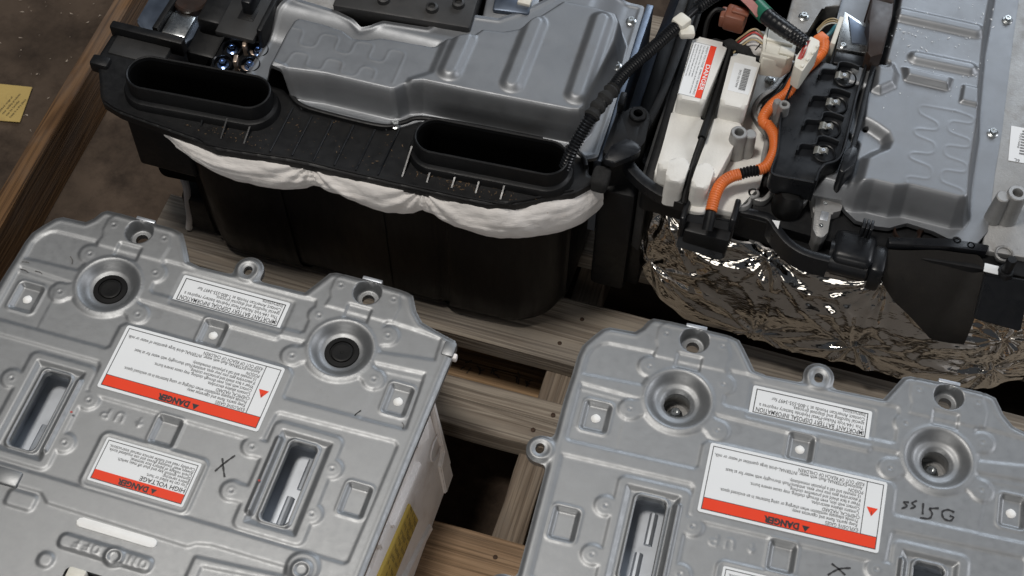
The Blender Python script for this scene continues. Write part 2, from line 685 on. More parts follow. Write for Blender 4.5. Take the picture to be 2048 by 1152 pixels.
# ================================================================== SETTING
bm = bmesh.new()
bmesh.ops.create_grid(bm, x_segments=60, y_segments=60, size=2600)
for v in bm.verts:
    v.co.z = -120 + 1.6 * mnoise.noise(v.co * .006) - 1.0
floor = from_bm('floor', bm, M['floor'])
tag(floor, 'dirty dark brown concrete floor', kind='structure')


def plank(name, x0, x1, y0, y1, z0, z1, m, parent, axis='X', rough=1.2, skew=0):
    """sawn board with slightly uneven edges"""
    n = 26
    bm = bmesh.new()
    ring = []
    L0, L1 = (x0, x1) if axis == 'X' else (y0, y1)
    a0, a1 = (y0, y1) if axis == 'X' else (x0, x1)
    sd = random.random() * 100
    for i in range(n + 1):
        t = L0 + (L1 - L0) * i / n
        j = [rough * mnoise.noise(Vector((t * .02 + sd, k * 9.1, 0))) * 1.6 for k in range(6)]
        k = skew * (t - L0) / (L1 - L0)
        cr = 1.6
        pts = [(a0 + j[0] + k, z0), (a1 + j[1] + k, z0), (a1 + j[1] + k, z1 - cr + j[4] * .2), (a1 - cr + j[1] + k, z1 + j[2] * .3),
               (a0 + cr + j[0] + k, z1 + j[3] * .3), (a0 + j[0] + k, z1 - cr + j[5] * .2)]
        ring.append([bm.verts.new((t, p[0], p[1]) if axis == 'X' else (p[0], t, p[1])) for p in pts])
    for i in range(n):
        for k in range(6):
            l = (k + 1) % 6
            bm.faces.new((ring[i][k], ring[i][l], ring[i + 1][l], ring[i + 1][k]))
    bm.faces.new(ring[0])
    bm.faces.new(ring[-1])
    return from_bm(name, bm, m, parent, angle=25)


pal = empty('wooden_pallet', (0, 0, 0))
tag(pal, 'weathered wooden pallet with gaps between its boards carrying all four battery packs', 'pallet')
plank('board', -72, 1250, 153, 238, -28, 0, M['boardX'], pal)
plank('board', 150, 1250, 42, 100, -34, -1, M['boardX'], pal, skew=10)
plank('board', -40, 1250, -185, -70, -28, 0, M['boardP'], pal)
plank('board', -40, 1250, -330, -215, -28, 0, M['boardP'], pal)
plank('board', -60, 1250, 300, 400, -28, 0, M['boardX'], pal)
plank('board', -60, 1250, 440, 540, -28, 0, M['boardX'], pal)
plank('board', -60, 1250, 590, 690, -28, 0, M['boardX'], pal)
plank('lower_board', 120, 1250, 98, 196, -120, -98, M['boardM'], pal)
plank('stringer', 424, 458, -330, 690, -98, -29, M['boardY'], pal, 'Y')
plank('stringer', 1010, 1044, -330, 690, -98, -29, M['boardY'], pal, 'Y')
plank('stringer', -48, -14, -330, 690, -98, -29, M['boardY'], pal, 'Y')
# half-worn black stencil on the lower board
st = []
for x0 in (322, 340, 358, 384, 402):
    for k in range(4):
        a = random.uniform(0, 3.1)
        cx, cy, L_ = x0 + random.uniform(-5, 5), 166 + random.uniform(-4, 9), random.uniform(2, 5)
        st.append([(cx - L_ * math.cos(a), cy - L_ * math.sin(a)), (cx, cy + .6), (cx + L_ * math.cos(a), cy + L_ * math.sin(a))])
ribbon('stencil_mark', st, 1.7, -97.2, M['stencil'], pal)
for x, y in ((432, 176), (448, 214), (434, 62), (450, 86), (438, -92), (446, -160), (1020, 180), (1030, 214)):
    lathe('nail', x, y, [(2.6, -1.5), (2.6, .5), (1.8, .9), (.3, 1.0)], M['nail'], pal, 10, cap1=True)

beam = plank('timber_beam', -288, -264, -700, 1150, -121, -30, M['beam'], None, 'Y', 1.6)
tag(beam, 'long brown timber beam lying on the floor beside the pallet', 'beam')

# yellow leaflet on the floor
lf = empty('leaflet', (0, 0, 0))
tag(lf, 'small yellow printed card lying on the dirty floor', 'leaflet')
prism('card', [(-436, 407), (-377, 417.5), (-366, 358), (-424, 346)], -118.6, -117.6, M['paper'], lf)
text('Limited range of\nuser quality products\nmay be harmful\nkeep in a dry place', 4.6, -399, 364, -117.3, lf, rz=80, lines=1.35)
prism('stamp', [(-421, 353), (-408, 355), (-409.5, 364), (-422.5, 362)], -117.6, -117.3, M['label'], lf)


def grit(name, n, fn, size, m, label):
    V, F = [], []
    for _ in range(n):
        x, y, z = fn()
        s = size * (.3 + random.random() ** 2 * 1.6)
        k = len(V)
        a = random.random() * 6.28
        el = 1 + random.random() * 2.5
        for (u, v_, h) in ((-1, -.6, 0), (1, -.5, 0), (.2, .8, 0), (0, 0, .8)):
            px, py = u * el * s, v_ * s
            V.append((x + px * math.cos(a) - py * math.sin(a), y + px * math.sin(a) + py * math.cos(a), z + h * s))
        F += [(k, k + 1, k + 3), (k + 1, k + 2, k + 3), (k + 2, k, k + 3)]
    o = from_np(name, V, F, m, None, False)
    tag(o, label, 'debris', kind='stuff')
    return o


grit('floor_debris', 260, lambda: (random.uniform(-620, -295), random.uniform(180, 760), -119.2), 1.1, M['grit'],
     'pale grit and splinters scattered over the floor')

# ================================================================== FRONT BATTERY MODULES
PX = 250
RINGS = [(0, 0), (250, 0)]
DOTS = [(-25.4, 68.5), (31.2, 68.4), (-34, 28.8), (39.3, 27.1), (-43.1, -22.1), (42.5, -23.3)]
DOTS = DOTS + [(x + 250, y) for x, y in DOTS]
SLOTDOTS = [(206.5, -126), (287, -125.4), (205, -174), (285, -174), (37.5, -126), (-44.5, -126), (35, -174.5), (-46, -176)]
HOLES = [(3, 68.5), (253, 68.5)]
PADS = [(-73, -37.5, 12.5, 15.5, 1), (122, -21.5, 11.5, 13.5, 1), (322, -37.5, 11.5, 16, 1),
        (318.5, -149, 11.8, 16, 0), (-77.4, -152.8, 11.8, 16, 0), (121.5, -135, 11.8, 14.2, 0)]
SLOTS = [(253, -150, 13.5, 42), (-4, -149, 14, 42)]
OUT = [(-107, -335), (-107, -25), (-105.5, 3), (-105, 24), (-103, 36), (-96, 48), (-88, 59.5), (-81, 63.5), (-56, 64.5), (-50, 71),
       (-46, 80), (-41, 84.5), (-30, 85), (37, 83.5), (46, 81), (52.5, 72), (58.5, 63), (66, 51), (78, 48.5), (192, 51), (201, 67),
       (208, 80), (215, 83), (250, 83), (290, 82), (298, 79.5), (307, 63), (317, 52.5), (337, 46.5), (355, 42), (358.5, 36), (357, 0),
       (353.5, -110), (351, -214), (349, -335)]


def letters(words):
    """embossed capitals as strokes, upside down in the picture: x grows to the left"""
    G = {'U': [[(0, 8), (0, 2), (1, .3), (3, 0), (5, .3), (6, 2), (6, 8)]], 'P': [[(0, 0), (0, 8), (4, 8), (5.6, 7), (5.6, 5), (4, 4), (0, 4)]],
         'O': [[(1.5, 0), (0, 1.5), (0, 6.5), (1.5, 8), (4.5, 8), (6, 6.5), (6, 1.5), (4.5, 0), (1.5, 0)]],
         'F': [[(0, 0), (0, 8), (5, 8)], [(0, 4), (4, 4)]], 'N': [[(0, 0), (0, 8), (6, 0), (6, 8)]],
         '^': [[(2, 0), (2, 7)], [(-.5, 4.5), (2, 8), (4.5, 4.5)]]}
    out = []
    for word, x, y, s, adv in words:
        for i, ch in enumerate(word):
            for st in G[ch]:
                out.append([(x - (i * adv + a * s), y - b * s) for a, b in st])
    return out


EMB = letters([('^', 96, -129.5, 1.05, 0), ('UP', 77, -129.5, 1.15, 15), ('OFF', 113, -261.3, .95, 10.2), ('ON', 160, -261.5, .95, 11)])


def lid_outline(X, Y):
    s = sd_poly(X, Y, OUT)
    s = smin(s, sd_c(X, Y, (128, 60), 15.0), 9)
    s = smin(s, sd_c(X, Y, (-115.5, -84), 14.5), 9)
    s = smin(s, sd_c(X, Y, (-117, -228), 15), 9)
    return s


def lid_sdf(X, Y):
    s = lid_outline(X, Y)
    for c in HOLES: s = np.maximum(s, -sd_c(X, Y, c, 6.4))
    for c in RINGS: s = np.maximum(s, -sd_c(X, Y, c, 12.8))
    for c in ((128, 57.5), (-117, -84), (-119, -228)): s = np.maximum(s, -sd_rr(X, Y, c[0], c[1], 4.2, 5.4, 4.2))
    for (x, y, a, b) in SLOTS: s = np.maximum(s, -sd_rr(X, Y, x, y, a, b, 7))
    for (x, y, a, b, h) in PADS:
        if h: s = np.maximum(s, -sd_c(X, Y, (x, y), 4.6))
    s = np.maximum(s, -sd_rr(X, Y, 120.5, -244, 40, 4.3, 4.2))
    s = np.maximum(s, -sd_rr(X, Y, 135, -300, 44, 14, 6))
    return s


def lid_h(X, Y):
    H = np.zeros(X.shape)
    ringc = np.minimum(sd_c(X, Y, RINGS[0], 36), sd_c(X, Y, RINGS[1], 36))
    tabs = np.full(X.shape, 1e9)
    for d in DOTS:
        c = RINGS[0] if d[0] < 125 else RINGS[1]
        tabs = np.minimum(tabs, sd_c(X, Y, d, 9.5))
        if d[1] < 40: tabs = np.minimum(tabs, sd_line(X, Y, [d, (c[0] + (d[0] - c[0]) * .5, c[1] + (d[1] - c[1]) * .5)]) - 7.5)
    for d in SLOTDOTS:
        tabs = np.minimum(tabs, sd_c(X, Y, d, 8.5))
        cx = SLOTS[0][0] if d[0] > 125 else SLOTS[1][0]
        tabs = np.minimum(tabs, sd_line(X, Y, [d, (d[0] + (cx - d[0]) * .4, d[1])]) - 7.5)
    ex = np.minimum(ringc, tabs)

    def panel(pts, depth=1.2, wd=3.6, extra=None):
        nonlocal H
        s = np.maximum(sd_poly(X, Y, pts), -ex)
        if extra is not None: s = np.maximum(s, -extra)
        H -= depth * inside(s, wd)
    panel([(-97, 3), (-97, 25), (-93, 35), (-86, 43), (-79, 46), (-33, 47), (-30, 42), (-30, 8), (-35, 5)])
    panel([(284, 45), (343, 41.5), (344.5, 13), (286, 5), (280, 10), (280, 40)])
    panel([(42, 46), (208, 46.5), (210, 40), (210, 6), (205, 3), (46, 3), (41, 6), (40, 40)])
    panel([(-97, -4), (-40, -7), (-25, -7), (25, -5), (64, -6), (110, -7.5), (184, -8), (187, -3), (216, -2), (287, -4), (340, -1),
           (342, -66), (337, -68), (216, -70), (213, -66), (213, -42), (209, -37.5), (37, -37.5), (33, -42), (33, -66), (29, -70), (-93, -71), (-97, -67)])
    fr = np.full(X.shape, 1e9)
    for (x, y, a, b) in SLOTS: fr = np.minimum(fr, sd_rr(X, Y, x if x > 0 else x + .5, y, 33, 56, 6))
    hv = sd_rr(X, Y, 120, -181, 53, 28, 6)
    panel([(-97, -83), (29, -82.5), (33, -87), (33, -114), (37, -118), (208, -118), (212, -114), (214, -86), (218, -82.5), (335, -79.5), (340, -84),
           (338, -140), (335, -209), (331, -213), (-93, -213), (-97, -209)], extra=np.minimum(fr, hv))
    H -= .5 * inside(np.maximum(hv, -fr), 2)
    panel([(-97, -227), (37, -226), (47, -234), (187, -236), (194, -231), (208, -228), (283, -228), (284, -240), (200, -246), (198, -335), (-97, -335)])
    panel([(206, -250), (330, -238), (328, -335), (206, -335)])
    panel([(310, -232), (334, -229), (333, -240), (312, -243)])
    # label beds
    H -= .6 * inside(sd_rr(X, Y, 126.5, 17.5, 62, 21, 4), 2)
    # neck plates and towers
    for dx in (0, 250):
        H -= 1.4 * inside(sd_rr(X, Y, 2 + dx, 42.5, 13.5, 9.5, 2), 2.5)
        tw = sd_poly(X, Y, [(-27 + dx, 95), (-28 + dx, 84), (-35 + dx, 74), (-35 + dx, 60), (-32 + dx, 52), (-34 + dx, 40), (40 + dx, 40), (42 + dx, 60), (38 + dx, 72), (34 + dx, 95)])
        H += .7 * inside(tw, 2.5)
    # creases
    H -= .35 * inside(sd_poly(X, Y, [(-96, -12), (-52, -14), (-46, -31), (-46, -69), (-96, -69)]), 1.5)
    H -= .35 * inside(sd_poly(X, Y, [(340, -10), (300, -12), (296, -31), (293, -69), (340, -67)]), 1.5)
    # dimples on the spot welds
    for d in DOTS + SLOTDOTS:
        r = np.hypot(X - d[0], Y - d[1])
        H += .35 * np.exp(-((r - 2.6) / 1.1) ** 2) - .7 * np.exp(-(r / 1.5) ** 2)
    # rings round the three lugs
    for c in ((128, 57.5), (-116.5, -84), (-118.5, -228)):
        r = np.hypot(X - c[0], Y - c[1])
        H += .9 * np.exp(-((r - 11) / 2.2) ** 2) - .5 * inside(r - 8.5, 2)
    # rolled edge
    o = lid_outline(X, Y)
    H -= 2.6 * sst(-4.5, 0, o)
    H += .35 * np.exp(-((o + 6.5) / 1.6) ** 2)
    # bosses and raised plate at the switch
    H += 2.0 * inside(sd_rr(X, Y, 119, -265, 47, 8.5, 7), 3)
    for c, rr in (((128.7, -266.5), 8), ((296, -229), 8.5)):
        r = np.hypot(X - c[0], Y - c[1])
        H += 2.6 * inside(r - rr - 3, 5) - 2.2 * inside(r - rr + 1, 2.5)
    H += 1.6 * inside(sd_c(X, Y, (296, -226), 17), 4)
    H += 1.4 * inside(sd_rr(X, Y, 22, -240, 16, 10, 6), 4)
    H += 1.6 * inside(sd_rr(X, Y, 70, -287, 9, 9, 8), 4)
    for st in EMB: H += .8 * inside(sd_line(X, Y, st) - 1.2, 1.4)
    H = blur(H, .8)
    # deep pressed wells: pads, slots, rings, cups
    for (x, y, a, b, h) in PADS: H -= 4.0 * inside(sd_rr(X, Y, x, y, a + 1, b + 1, 5), 5.0) - .6 * np.exp(-(sd_rr(X, Y, x, y, a + 2, b + 2, 5) / 1.5) ** 2)
    for (x, y, a, b), side in zip(SLOTS, (-1, 1)):
        H -= 3.2 * inside(sd_rr(X, Y, x, y, 27, 51, 3), 7)
        H += 2.2 * inside(sd_rr(X, Y, x, y, a + 4, b + 4, 8), 3)
        H += 4.6 * inside(sd_line(X, Y, [(x + side * 24, y + 38), (x + side * 24, y - 38)]) - 5, 5)
        H -= 2.5 * inside(sd_rr(X, Y, x, y, a + 1.5, b + 1.5, 7), 2.2)
    for c in RINGS:
        r = np.hypot(X - c[0], Y - c[1])
        H = np.where(r < 33.5, np.interp(r, [0, 12, 13.4, 15, 17, 19, 21.5, 24, 27, 29.5, 31, 32.2, 33.5],
                                         [-15, -14.5, -12.5, -10.6, -9.4, -9.0, -8.3, -6.4, -2.9, -.6, .25, .45, .4]), H)
        H += .45 * np.exp(-((r - 34) / 1.6) ** 2)
    for c in HOLES:
        r = np.hypot(X - c[0], Y - c[1])
        H = np.where(r < 14.2, np.interp(r, [0, 11.2, 12.4, 13.2, 13.7, 14.2], [-15.5, -15.2, -13.6, -3, -.6, .5]), H)
    return blur(H, .45)


LABTXT = ("\u00b7EXPLOSIVE GASES\n  Keep sparks, flame and cigarettes away.\n  Provide adequate ventilation when charging or using batteries in an enclosed space.\n"
          "\u00b7CHEMICAL HAZARD\n  Contains alkaline electrolyte.\n  Contact with skin, even through clothing, may cause severe burns.\n"
          "  Wear a face shield and protective clothing.\n  If electrolyte gets into your eyes, antidote:Flush thoroughly with water for at least\n"
          "  15 minutes and call a physician immediately.\n\u00b7POISON\n  Antidote:EXTERNAL-flush with water. INTERNAL-drink large quantities of water or milk.\n\u00b7KEEP OUT OF REACH OF CHILDREN")


def frame_pts(bm, x0, x1, y0, y1, t, z):
    """thin printed border"""
    for a in ((x0, x1, y0, y0 + t), (x0, x1, y1 - t, y1), (x0, x0 + t, y0, y1), (x1 - t, x1, y0, y1)):
        q = [bm.verts.new(p) for p in ((a[0], a[2], z), (a[1], a[2], z), (a[1], a[3], z), (a[0], a[3], z))]
        bm.faces.new(q)


def flat(name, pts, z, m, parent):
    bm = bmesh.new()
    bm.faces.new([bm.verts.new((p[0], p[1], z)) for p in pts])
    o = from_bm(name, bm, m, parent, smooth=False, recalc=True)
    return o


def label_sheet(x0, x1, y0, y1, z, parent, r=2.5):
    return prism('label', rrect_pts((x0 + x1) / 2, (y0 + y1) / 2, (x1 - x0) / 2, (y1 - y0) / 2, r), z - .4, z, M['label'], parent)


def border(x0, x1, y0, y1, t, z, parent):
    bm = bmesh.new()
    e = t * .999
    for a in ((x0, x1, y0, y0 + t), (x0, x1, y1 - t, y1), (x0, x0 + t, y0 + e, y1 - e), (x1 - t, x1, y0 + e, y1 - e)):
        bm.faces.new([bm.verts.new(p) for p in ((a[0], a[2], z), (a[1], a[2], z), (a[1], a[3], z), (a[0], a[3], z))])
    return from_bm('printed_border', bm, M['ink'], parent, smooth=False, recalc=False)


def warn_triangle(cx, cy, s, z, parent, m, up=-1):
    bm = bmesh.new()
    bm.faces.new([bm.verts.new(p) for p in ((cx - s, cy - up * s * .6, z), (cx + s, cy - up * s * .6, z), (cx, cy + up * s * 1.1, z))])
    return from_bm('warning_triangle', bm, m, parent, smooth=False)


LIDMESH = None


def module(loc, rz, label, left):
    global LIDMESH
    t = empty('battery_module', loc, rz)
    tag(t, label, 'battery module', 'battery modules at the front of the pallet')
    if LIDMESH is None:
        lid = heightfield('lid', -136, 362, -332, 88, 1.0, lid_h, lid_sdf, 7, M['steel'], t)
        LIDMESH = lid.data
    else:
        lid = link('lid', LIDMESH, None, t)
    # foam body that the lid closes
    bm = bmesh.new()
    zb = -loc[2] / MM
    P = [(-92, -335), (-92, -18), (-60, -15), (-60, 42), (306, 42), (306, -15), (348, -15), (347, -335)]
    Q = [(-92, -335), (-92, -18), (-60, -15), (-60, 38), (310, 38), (310, -15), (365, -15), (363, -335)]
    top = [bm.verts.new((p[0], p[1], -44)) for p in P]
    bot = [bm.verts.new((p[0], p[1], zb)) for p in Q]
    bm.faces.new(top)
    bm.faces.new(bot[::-1])
    for i in range(8):
        j = (i + 1) % 8
        bm.faces.new((bot[i], bot[j], top[j], top[i]))
    bm_prism(bm, [(330, -335), (347, -335), (348, -15), (330, -15)], -56, -8)
    bmesh.ops.bevel(bm, geom=[e for e in bm.edges], offset=3, segments=2, affect='EDGES')
    body = from_bm('foam_body', bm, M['foamd'], t)
    if left:
        # ribs, pockets and a yellow sticker on the visible foam side (slanted: x grows as z falls)
        def fx(z): return 348 + (-20 - z) * (17 / (-20 - zb))
        def face_poly(name, yz, proud, m, par, back=3):
            bm2 = bmesh.new()
            a = [bm2.verts.new((fx(z) + proud, y, z)) for y, z in yz]
            b = [bm2.verts.new((fx(z) - back, y, z)) for y, z in yz]
            bm2.faces.new(a)
            n = len(yz)
            for i in range(n):
                j = (i + 1) % n
                bm2.faces.new((a[i], b[i], b[j], a[j]))
            bmesh.ops.bevel(bm2, geom=list(bm2.faces[0].edges) if False else [e for e in bm2.edges if all(v in a for v in e.verts)], offset=min(1.2, proud * .6), segments=2, affect='EDGES')
            return from_bm(name, bm2, m, par)
        for yz in ([(-15, -24), (-21, -24), (-23, -160), (-15, -160)], [(-36, -30), (-69, -22), (-69, -30), (-44, -54)],
                   [(-70, -56), (-147, -42), (-147, -49), (-70, -64)], [(-84, -172), (-170, -140), (-170, -147), (-84, -182)],
                   [(-150, -22), (-176, -24), (-176, -36), (-150, -34)], [(-200, -20), (-330, -20), (-330, -30), (-200, -30)],
                   [(-17, -120), (-36, -132), (-40, -186), (-17, -186)]):
            face_poly('foam_rib', yz, 3.2, M['foamd'], body)
        # moulded oval ring
        P3 = [Vector((fx(-98 + 14 * math.sin(a)) + .4, -31 + 17 * math.cos(a), -98 + 14 * math.sin(a) - 4 * math.cos(a))) for a in np.linspace(0, 6.283, 29)]
        bm = bmesh.new()
        bm_tube(bm, P3, .9, 6)
        from_bm('moulded_ring', bm, M['foamd'], body)
        st = face_poly('yellow_sticker', [(-106, -80), (-101, -126), (-260, -104), (-260, -54)], .7, M['yellow'], body)
        ln = bmesh.new()
        for k in range(9):
            for q in range(11):
                y = -106 - q * 9 + random.uniform(-1, 1)
                z = -84 - k * 4.6 + (q * 1.3)
                if random.random() < .8:
                    L_ = random.uniform(2.5, 6)
                    ln.faces.new([ln.verts.new((fx(zz) + .95, yy, zz)) for yy, zz in ((y, z), (y - L_, z - .5), (y - L_, z - 1.9), (y, z - 1.4))])
        from_bm('sticker_print', ln, M['ink'], body, smooth=False)
    # steel channels under the two slots
    for (x, y, a, b) in SLOTS:
        bm = bmesh.new()
        x0, x1, y0, y1 = x - a - 7, x + a + 7, y - b - 6, y + b + 6
        z0, z1 = -34, -9
        c = [bm.verts.new(p) for p in ((x0, y0, z0), (x1, y0, z0), (x1, y1, z0), (x0, y1, z0), (x0, y0, z1), (x1, y0, z1), (x1, y1, z1), (x0, y1, z1))]
        bm.faces.new(c[:4])
        for i in range(4):
            j = (i + 1) % 4
            bm.faces.new((c[i], c[i + 4], c[j + 4], c[j]))
        ch = from_bm('channel', bm, M['steeldark'], t, smooth=False)
        for (ya, yb, xx) in ((y + 8, y + 40, x + 5), (y - 42, y - 2, x - 1)):
            bm = bmesh.new()
            P3 = [Vector((xx, ya, z0)), Vector((xx, (ya + yb) / 2, z0 + .2)), Vector((xx, yb, z0))]
            bm_tube(bm, catmull(P3, 4), 4.2, 10)
            from_bm('channel_rib', bm, M['steeldark'], ch)
    # foam showing through
    for (x, y, a, b, h) in PADS:
        if h:
            bm = bmesh.new()
            bmesh.ops.create_uvsphere(bm, u_segments=14, v_segments=8, radius=5.0)
            for v in bm.verts:
                v.co = Vector((v.co.x + x, v.co.y + y, v.co.z * .62 - 6.6)) + Vector((mnoise.noise(v.co * .7), mnoise.noise(v.co * .7 + Vector((9, 0, 0))), 0)) * .7
            from_bm('foam_plug', bm, M['foamdot'], t)
    bm = bmesh.new()
    bm_prism(bm, rrect_pts(120.5, -244, 39.7, 4.6, 4.5), -14, .5, 1.4, 2)
    from_bm('foam_strip', bm, M['foamdot'], t)
    # switch window
    box('switch_housing', 90, 181, -315, -285, -30, -8, M['black'], t, 2)
    box('switch_lever', 94, 112, -300, -286, -12, 3, M['white'], t, 3)
    box('clip', -14, 13, -231, -215, -6, 3.2, M['steel'], t, 2)
    for cx in (3, 253):
        box('edge_clip', cx - 11, cx + 10, 83.4, 87.4, -7, -1.2, M['steeldark'], t, .6)
    for i, c in enumerate(RINGS):
        if left:
            lathe('rubber_plug', c[0], c[1], [(17.4, -14), (17.4, -9.2), (16.6, -8.2), (12.4, -8.0), (11.9, -9.6), (11.0, -9.6), (10.6, -8.2), (9.9, -7.9), (8.0, -8.0), (1.6, -8.2), (1.2, -7.7), (.2, -7.6)],
                  M['rubber'], t, 40, cap1=True)
        else:
            cup = lathe('well_cup', c[0], c[1], [(13.2, -14), (12.6, -17), (15.5, -19), (15.5, -34), (13.5, -36), (.5, -36)], M['castalu'], t, 36, cap1=True)
            lathe('cup_bolt', c[0], c[1], [(7.5, -36), (7.5, -33), (5.2, -32), (5.2, -27), (4.2, -26), (2.6, -26), (2.4, -29)], M['shiny'], cup, 20, cap1=True)
    if left:
        # bent corner lug of the bracket
        box('corner_lug', 346, 358.5, 22, 38, -5, 1.6, M['steel'], t, 1.5)
        box('corner_tip', 356, 362, 22, 28, -9, -1, M['foamd'], t, 1.2)
    # ---- printed labels (they read upside down from this side)
    l1 = label_sheet(68, 183.5, 1.4, 34.2, -.9, t)
    border(71.5, 180, 4.6, 31, .9, -.75, l1)
    text('IMPORTANT BATTERY DISPOSAL INFORMATION', 7.0, 178.3, 11.0, -.72, l1, width=104, bold=.05)
    text('This 144-Volt Nickel-Metal Hydride battery requires a\nspecial handling and disposal process.\nContact American Honda at 1-800-555-3497 for\nInstructions.',
         5.8, 177.5, 16.0, -.72, l1, width=101, lines=.80, bold=.0)
    l2 = label_sheet(38.6, 206.2, -110.6, -38, .75, t, 3)
    border(41.6, 203.2, -107.6, -41, .75, .9, l2)
    flat('red_band', [(42.4, -106.8), (202.4, -106.8), (202.4, -95.6), (42.4, -95.6)], .92, M['red'], l2)
    flat('divider', [(42.4, -95.6), (202.4, -95.6), (202.4, -95.0), (42.4, -95.0)], .94, M['ink'], l2)
    flat('divider', [(187.4, -95.0), (188.1, -95.0), (188.1, -41.8), (187.4, -41.8)], .94, M['ink'], l2)
    text('DANGER', 8.8, 132.5, -99.8, .98, l2, bold=.5, width=33)
    warn_triangle(138.3, -102.6, 3.6, .98, l2, M['ink'], up=-1)
    warn_triangle(195.3, -70, 5.2, .98, l2, M['red'], up=-1)
    text('!', 5, 195.9, -71.2, 1.02, l2, bold=.15)
    text(LABTXT, 5.2, 186.3, -90.8, .95, l2, width=142, lines=.82, bold=.0)
    l3 = label_sheet(71.6, 168.4, -203.4, -157, .1, t, 2)
    border(74, 166, -201, -159.4, .7, .25, l3)
    flat('red_band', [(74.8, -200.2), (165.2, -200.2), (165.2, -191), (74.8, -191)], .27, M['red'], l3)
    text('DANGER', 8.0, 131, -193.8, .32, l3, bold=.4, width=31)
    warn_triangle(136, -196.0, 3.0, .32, l3, M['ink'], up=-1)
    text('HIGH VOLTAGE', 6.4, 164.5, -185.4, .3, l3, width=46, bold=.08)
    text('You can be killed or hurt.\nBefore servicing:\nRemove ignition key and shut off main switch.\nCheck voltage of battery box terminal.\nAlways wear insulated gloves and use insulated tools.\nCarefully read and follow service manual instructions.',
         4.9, 164.5, -181.0, .3, l3, width=87, lines=.72, bold=.0)
    return t


mL = module((0, 0, .19), 0, 'grey steel battery module with black rubber plugs in its round wells, front left', True)
ribbon('marker_cross', [[(182.5, -160), (186, -153), (190, -146), (194.5, -139)], [(193.5, -163), (189, -155), (184, -145.5)]], 1.7, -.75, M['ink'], mL)
ribbon('scuff', [[(289, -70), (288.5, -65), (292, -59)], [(288, -66), (286, -72)]], 1.0, -.8, M['rubber'], mL)
for a, b, c, d in ((-96, -1, -88, 0), (-94, -9, -84, -10.5), (-78, -7, -70, -8), (-52, 20, -46, 12), (-66, 48, -58, 47), (236, -74, 262, -75), (334, -60, 337, -66), (300, -73, 320, -74.5)):
    ribbon('scuff', [[(a, b), ((a + c) / 2 + 1, (b + d) / 2 + .7), (c, d)]], .9, .25 if b > -50 and b > -15 and b < 5 else -.2, M['scuff'], mL)
for x, y in ((228, -160), (30, -146)):
    ribbon('paint_dot', [[(x - 1, y), (x, y + .8), (x + 1, y)]], 1.6, 6.5, M['wred'], mL)
mR = module((.5824, .03762, .1989), .045265, 'grey steel battery module with open round wells and handwritten marker code, front right', False)
ribbon('marker_code', [[(270, -51.5), (264, -50.5), (259, -54), (261, -60), (267, -61), (269.5, -57), (266, -56)], [(255.5, -51), (247, -53.5)], [(247, -53.5), (250, -58), (248, -63.5), (239.5, -65)],
                       [(241, -49.5), (241.5, -61)], [(235, -48.5), (231, -52), (234, -55), (230, -58)], [(228, -52), (223.5, -53), (226.5, -56.5), (222, -60)]], 1.7, -.75, M['ink'], mR)
ribbon('marker_cross', [[(164.5, -142), (170, -136.5), (176, -132.5), (184, -130)], [(166.5, -130), (173, -133.5), (180, -138)]], 1.6, -.75, M['ink'], mR)

# ================================================================== REAR LEFT UNIT (black tub, duct cover, pressed lid)
u1 = empty('battery_unit', (0, 0, 0))
tag(u1, 'black tub battery unit with two oval duct openings and a ribbed grey lid', 'battery unit', 'opened battery units at the back of the pallet')


def tub_outline(off, zt):
    """plan of the tub; off = inward offset, zt 0 bottom .. 1 top"""
    fy = 177 - 14 * zt
    base = [(8 - 3 * zt, 460), (8 - 3 * zt, fy + 38), (14, fy + 14), (30, fy + 1), (60, fy - 1), (116, fy - 1), (121, fy + 3), (174, fy + 3), (179, fy + 1),
            (230, fy), (234, fy + 1.5), (284, fy + 1), (290, fy + 3), (302, fy + 3), (308, fy - 2), (372, fy + 0), (392, fy + 7), (410, fy + 21), (421, fy + 42), (427, fy + 72), (430, 460)]
    base = [(x, y + (.066 * max(0, x - 130) * zt if y < 300 else 0)) for x, y in base]
    P = catmull([Vector((x, y, 0)) for x, y in base], 4)
    cx, cy = 218, 330
    o = []
    for p in P:
        d = Vector((cx - p.x, cy - p.y, 0))
        d.x = max(-1, min(1, d.x / 60))
        d.y = max(-1, min(1, d.y / 60))
        o.append((p.x + d.x * off, p.y + d.y * off))
    return o


bm = bmesh.new()
rings = []
for z, off in ((3, 26), (4, 16), (8, 8), (15, 3), (25, .8), (60, 0), (120, 0), (180, 0), (238, 0)):
    rings.append([bm.verts.new((x, y, z)) for x, y in tub_outline(off, z / 240)])
for a, b in zip(rings, rings[1:]):
    n = len(a)
    for i in range(n):
        j = (i + 1) % n
        bm.faces.new((a[i], a[j], b[j], b[i]))
bm.faces.new(rings[0][::-1])
from_bm('tub', bm, M['blacktub'], u1, angle=50)
box('tub_ear', -52, 16, 174, 186, 150, 238, M['black'], u1, 4, 3)
box('tub_ear', -56, -46, 180, 262, 150, 238, M['black'], u1, 4, 3)
box('tub_foot', -30, 8, 196, 330, 4, 70, M['black'], u1, 6, 3)

# white wadding squeezed out below the cover
PATH = [(-2, 166), (20, 161), (45, 157), (63, 155), (110, 157), (150, 160), (200, 162), (250, 164), (300, 166), (350, 169), (376, 177), (405, 192), (429, 209), (449, 236)]
DROP = [(0, 18), (20, 26), (42, 35), (80, 45), (130, 46), (156, 38), (166, 29), (200, 34), (245, 47), (272, 40), (284, 30), (318, 44), (370, 52), (425, 56), (465, 54), (495, 48), (520, 42)]


